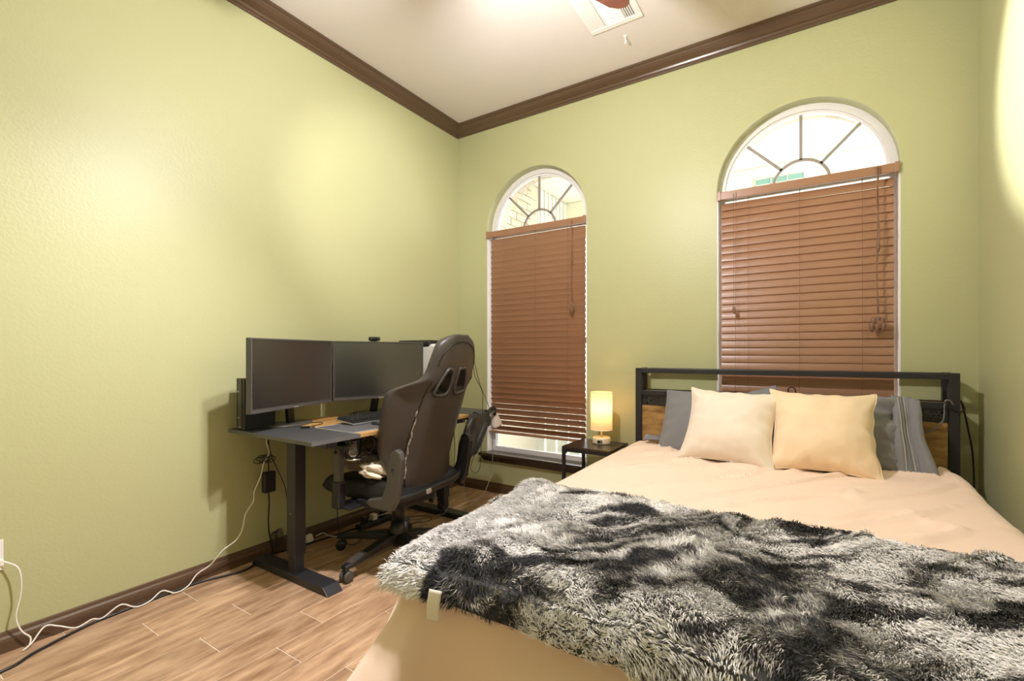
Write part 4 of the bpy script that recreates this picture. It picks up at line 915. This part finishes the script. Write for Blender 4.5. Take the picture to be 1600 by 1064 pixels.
# ------------------------------------------------------------------ fur throw
TX0, TX1, TY0, TY1 = 1.625, 3.28, .815, 1.600      # cloth coordinates before draping
R2 = .085
def drape(x, y):
    x = np.asarray(x, float); y = np.asarray(y, float)
    def edge(s):
        s = np.maximum(s, 0); a = np.minimum(s, R2*PI/2)
        return R2*np.sin(a/R2), R2*(1-np.cos(a/R2))+np.maximum(s-R2*PI/2, 0)
    ex0, ey0 = BX0+R2-.006, BY0+R2-.012
    px_, dx = edge(ex0-x); py_, dy = edge(ey0-y); px2, dx2 = edge(x-(BX1-R2+.01))
    X = np.where(x < ex0, ex0-px_, np.where(x > BX1-R2+.01, BX1-R2+.01+px2, x)); Y = np.where(y < ey0, ey0-py_, y)
    drop = np.sqrt(dx**2+dy**2)+dx2*1.0
    lump = .030*(fbm(x*3.1+1, y*3.1, 3)-.4)+.022*(fbm(x*9, y*9+4, 2)-.5)
    fold = .018*np.exp(-((x-2.30-.35*(y-.9))/.055)**2)*sstep(1.15, .8, y)
    curl = .040*np.exp(-((x-1.64)/.06)**2-((y-1.55)/.07)**2)+.035*np.exp(-((x-1.60)/.05)**2-((y-1.36)/.08)**2)
    Z = BZ+.022+topz(X, Y)*np.maximum(0, 1-drop/.1)+lump*np.maximum(.3, 1-drop/.15)+fold+curl-drop
    Y = Y-.018*(dy > .03)-.02*(fbm(x*5, y*2+9, 2)-.4)*sstep(.02, .1, dy)
    X = X-.012*(dx > .03)
    return X, Y, Z
thr = thing('fur_throw', 'shaggy black, grey and white fur throw across the foot of the bed', 'blanket', (2.4, 1.2, BZ))
gx, gy = 150, 80
xs_ = np.linspace(TX0, TX1, gx); ys_ = np.linspace(TY0, TY1, gy)
XX, YY = np.meshgrid(xs_, ys_, indexing='ij')
def yedge(x, y):       # wavy outline of the cloth
    f0 = (y-TY0)/(TY1-TY0)
    return y + (1-f0)*(.030*(fbm(x*2.3+8, x*0+2, 2)-.5)*2 - .025*sstep(1.75, 2.5, x)) + f0*.025*(fbm(x*3+3, x*0, 2)-.5)*2
PX, PY, PZ = drape(XX, yedge(XX, YY))
b = MB(); b.v = [tuple(p) for p in np.stack([PX, PY, PZ], -1).reshape(-1, 3)]
b.f = [(i*gy+j, (i+1)*gy+j, (i+1)*gy+j+1, i*gy+j+1) for i in range(gx-1) for j in range(gy-1)]
b.build('backing', M_bback, thr, smooth=True, solid=.008)
NT = 170000
ux = rng.random(NT)*(TX1-TX0)+TX0; uy = rng.random(NT)*(TY1-TY0)+TY0; vy = yedge(ux, uy)
P0 = np.stack(drape(ux, vy), -1); e_ = .004
T1 = np.stack(drape(ux+e_, yedge(ux+e_, uy)), -1)-P0; T2 = np.stack(drape(ux, yedge(ux, uy+e_)), -1)-P0
Nn = np.cross(T1, T2); Nn /= np.linalg.norm(Nn, axis=1)[:, None]+1e-9
P0 = P0+Nn*.003
# lie of the pile: clumped flow
fa = fbm(ux*3.5, uy*3.5, 2)*9+rng.normal(0, .35, NT)+fbm(ux*45, uy*45, 1)*2.2
T1n = T1/(np.linalg.norm(T1, axis=1)[:, None]+1e-9); T2n = T2/(np.linalg.norm(T2, axis=1)[:, None]+1e-9)
Fl = T1n*np.cos(fa)[:, None]+T2n*np.sin(fa)[:, None]-T2n*.35+np.array([0, 0, -.15])
Fl /= np.linalg.norm(Fl, axis=1)[:, None]
Ln = (.013+.009*rng.random(NT))[:, None]; up = (.55+.5*rng.random(NT)+.5*(fbm(ux*30+3, uy*30, 2)-.5))[:, None]
side = np.cross(Nn, Fl); side /= np.linalg.norm(side, axis=1)[:, None]+1e-9
side = side*np.cos(rng.random(NT)*2)[:, None]+Nn*.3; wd = (.0008+.0008*rng.random(NT))[:, None]
mid = P0+Nn*Ln*.55*up+Fl*Ln*.30; tip = P0+Nn*Ln*.70*up+Fl*Ln*.85
FV = np.stack([P0-side*wd, P0+side*wd, mid+side*wd*.9, mid-side*wd*.9, tip], 1).reshape(-1, 3)
k5 = np.arange(NT)*5
tri = np.stack([np.stack([k5, k5+1, k5+2], 1), np.stack([k5, k5+2, k5+3], 1), np.stack([k5+3, k5+2, k5+4], 1)], 1).reshape(-1, 3)
c0 = np.array([2.4, 1.2, BZ])
me = bpy.data.meshes.new('fur_pile'); me.vertices.add(len(FV)); me.vertices.foreach_set('co', (FV-c0).astype(np.float32).ravel())
me.loops.add(len(tri)*3); me.loops.foreach_set('vertex_index', tri.astype(np.int32).ravel()); me.polygons.add(len(tri))
me.polygons.foreach_set('loop_start', (np.arange(len(tri))*3).astype(np.int32)); me.update(calc_edges=True)
# dye pattern: dark smears on pale pile
sx_ = ux*.92+uy*.38; sy_ = -ux*.38+uy*.92
wpx = (fbm(ux*4+2, uy*4+7, 3)-.5)
pat = .40*fbm(sx_*4.6+wpx*2.4+4.0, sy_*9.0+wpx*3.4+9.0, 3)+.60*fbm(sx_*9.5+wpx*4+1.0, sy_*24.0+wpx*9+2.0, 4)
lightend = .22*sstep(1.84, 1.70, ux)+.13*sstep(2.15, 1.8, ux)*sstep(.93, 1.05, uy)-.02*sstep(1.74, 1.84, ux)*sstep(2.35, 2.1, ux)*sstep(.98, .90, uy)
k_ = np.clip(sstep(.38, .54, pat+lightend+rng.normal(0, .035, NT)+.06*(fbm(ux*40, uy*40, 2)-.5)), 0, 1)
dark = np.array([.022, .022, .030]); pale = np.array([.95, .93, .92]); midc = np.array([.42, .395, .385])
cc = np.where(k_[:, None] < .5, dark+(midc-dark)*k_[:, None]*2, midc+(pale-midc)*(k_[:, None]*2-1))
cc = cc*(.85+.3*rng.random(NT))[:, None]
ca = me.color_attributes.new('dye', 'FLOAT_COLOR', 'POINT')
ca.data.foreach_set('color', np.repeat(np.concatenate([cc, np.ones((NT, 1))], 1), 5, axis=0).astype(np.float32).ravel())
fm = bpy.data.materials.new('dyed_fur'); fm.use_nodes = True; nt = fm.node_tree; pb = nt.nodes['Principled BSDF']; at = nd(nt, 'ShaderNodeAttribute'); at.attribute_name = 'dye'
nt.links.new(at.outputs['Color'], pb.inputs['Base Color']); pb.inputs['Roughness'].default_value = .7; pb.inputs['Specular IOR Level'].default_value = .2; pb.inputs['Sheen Weight'].default_value = .2
me.materials.append(fm)
fo = bpy.data.objects.new('fur_pile', me); col.objects.link(fo); fo.parent = thr; fo.location = Vector(c0)-WL[thr.name]; fo['kind'] = 'stuff'
b = MB(); b.grid(6, 10, lambda u, v: (1.806+.038*u, .842-.010*math.sin(v*2)-.014, .570-.068*v+.004*u)); b.build('care_tag', M_tag, thr, smooth=True, solid=.0015)
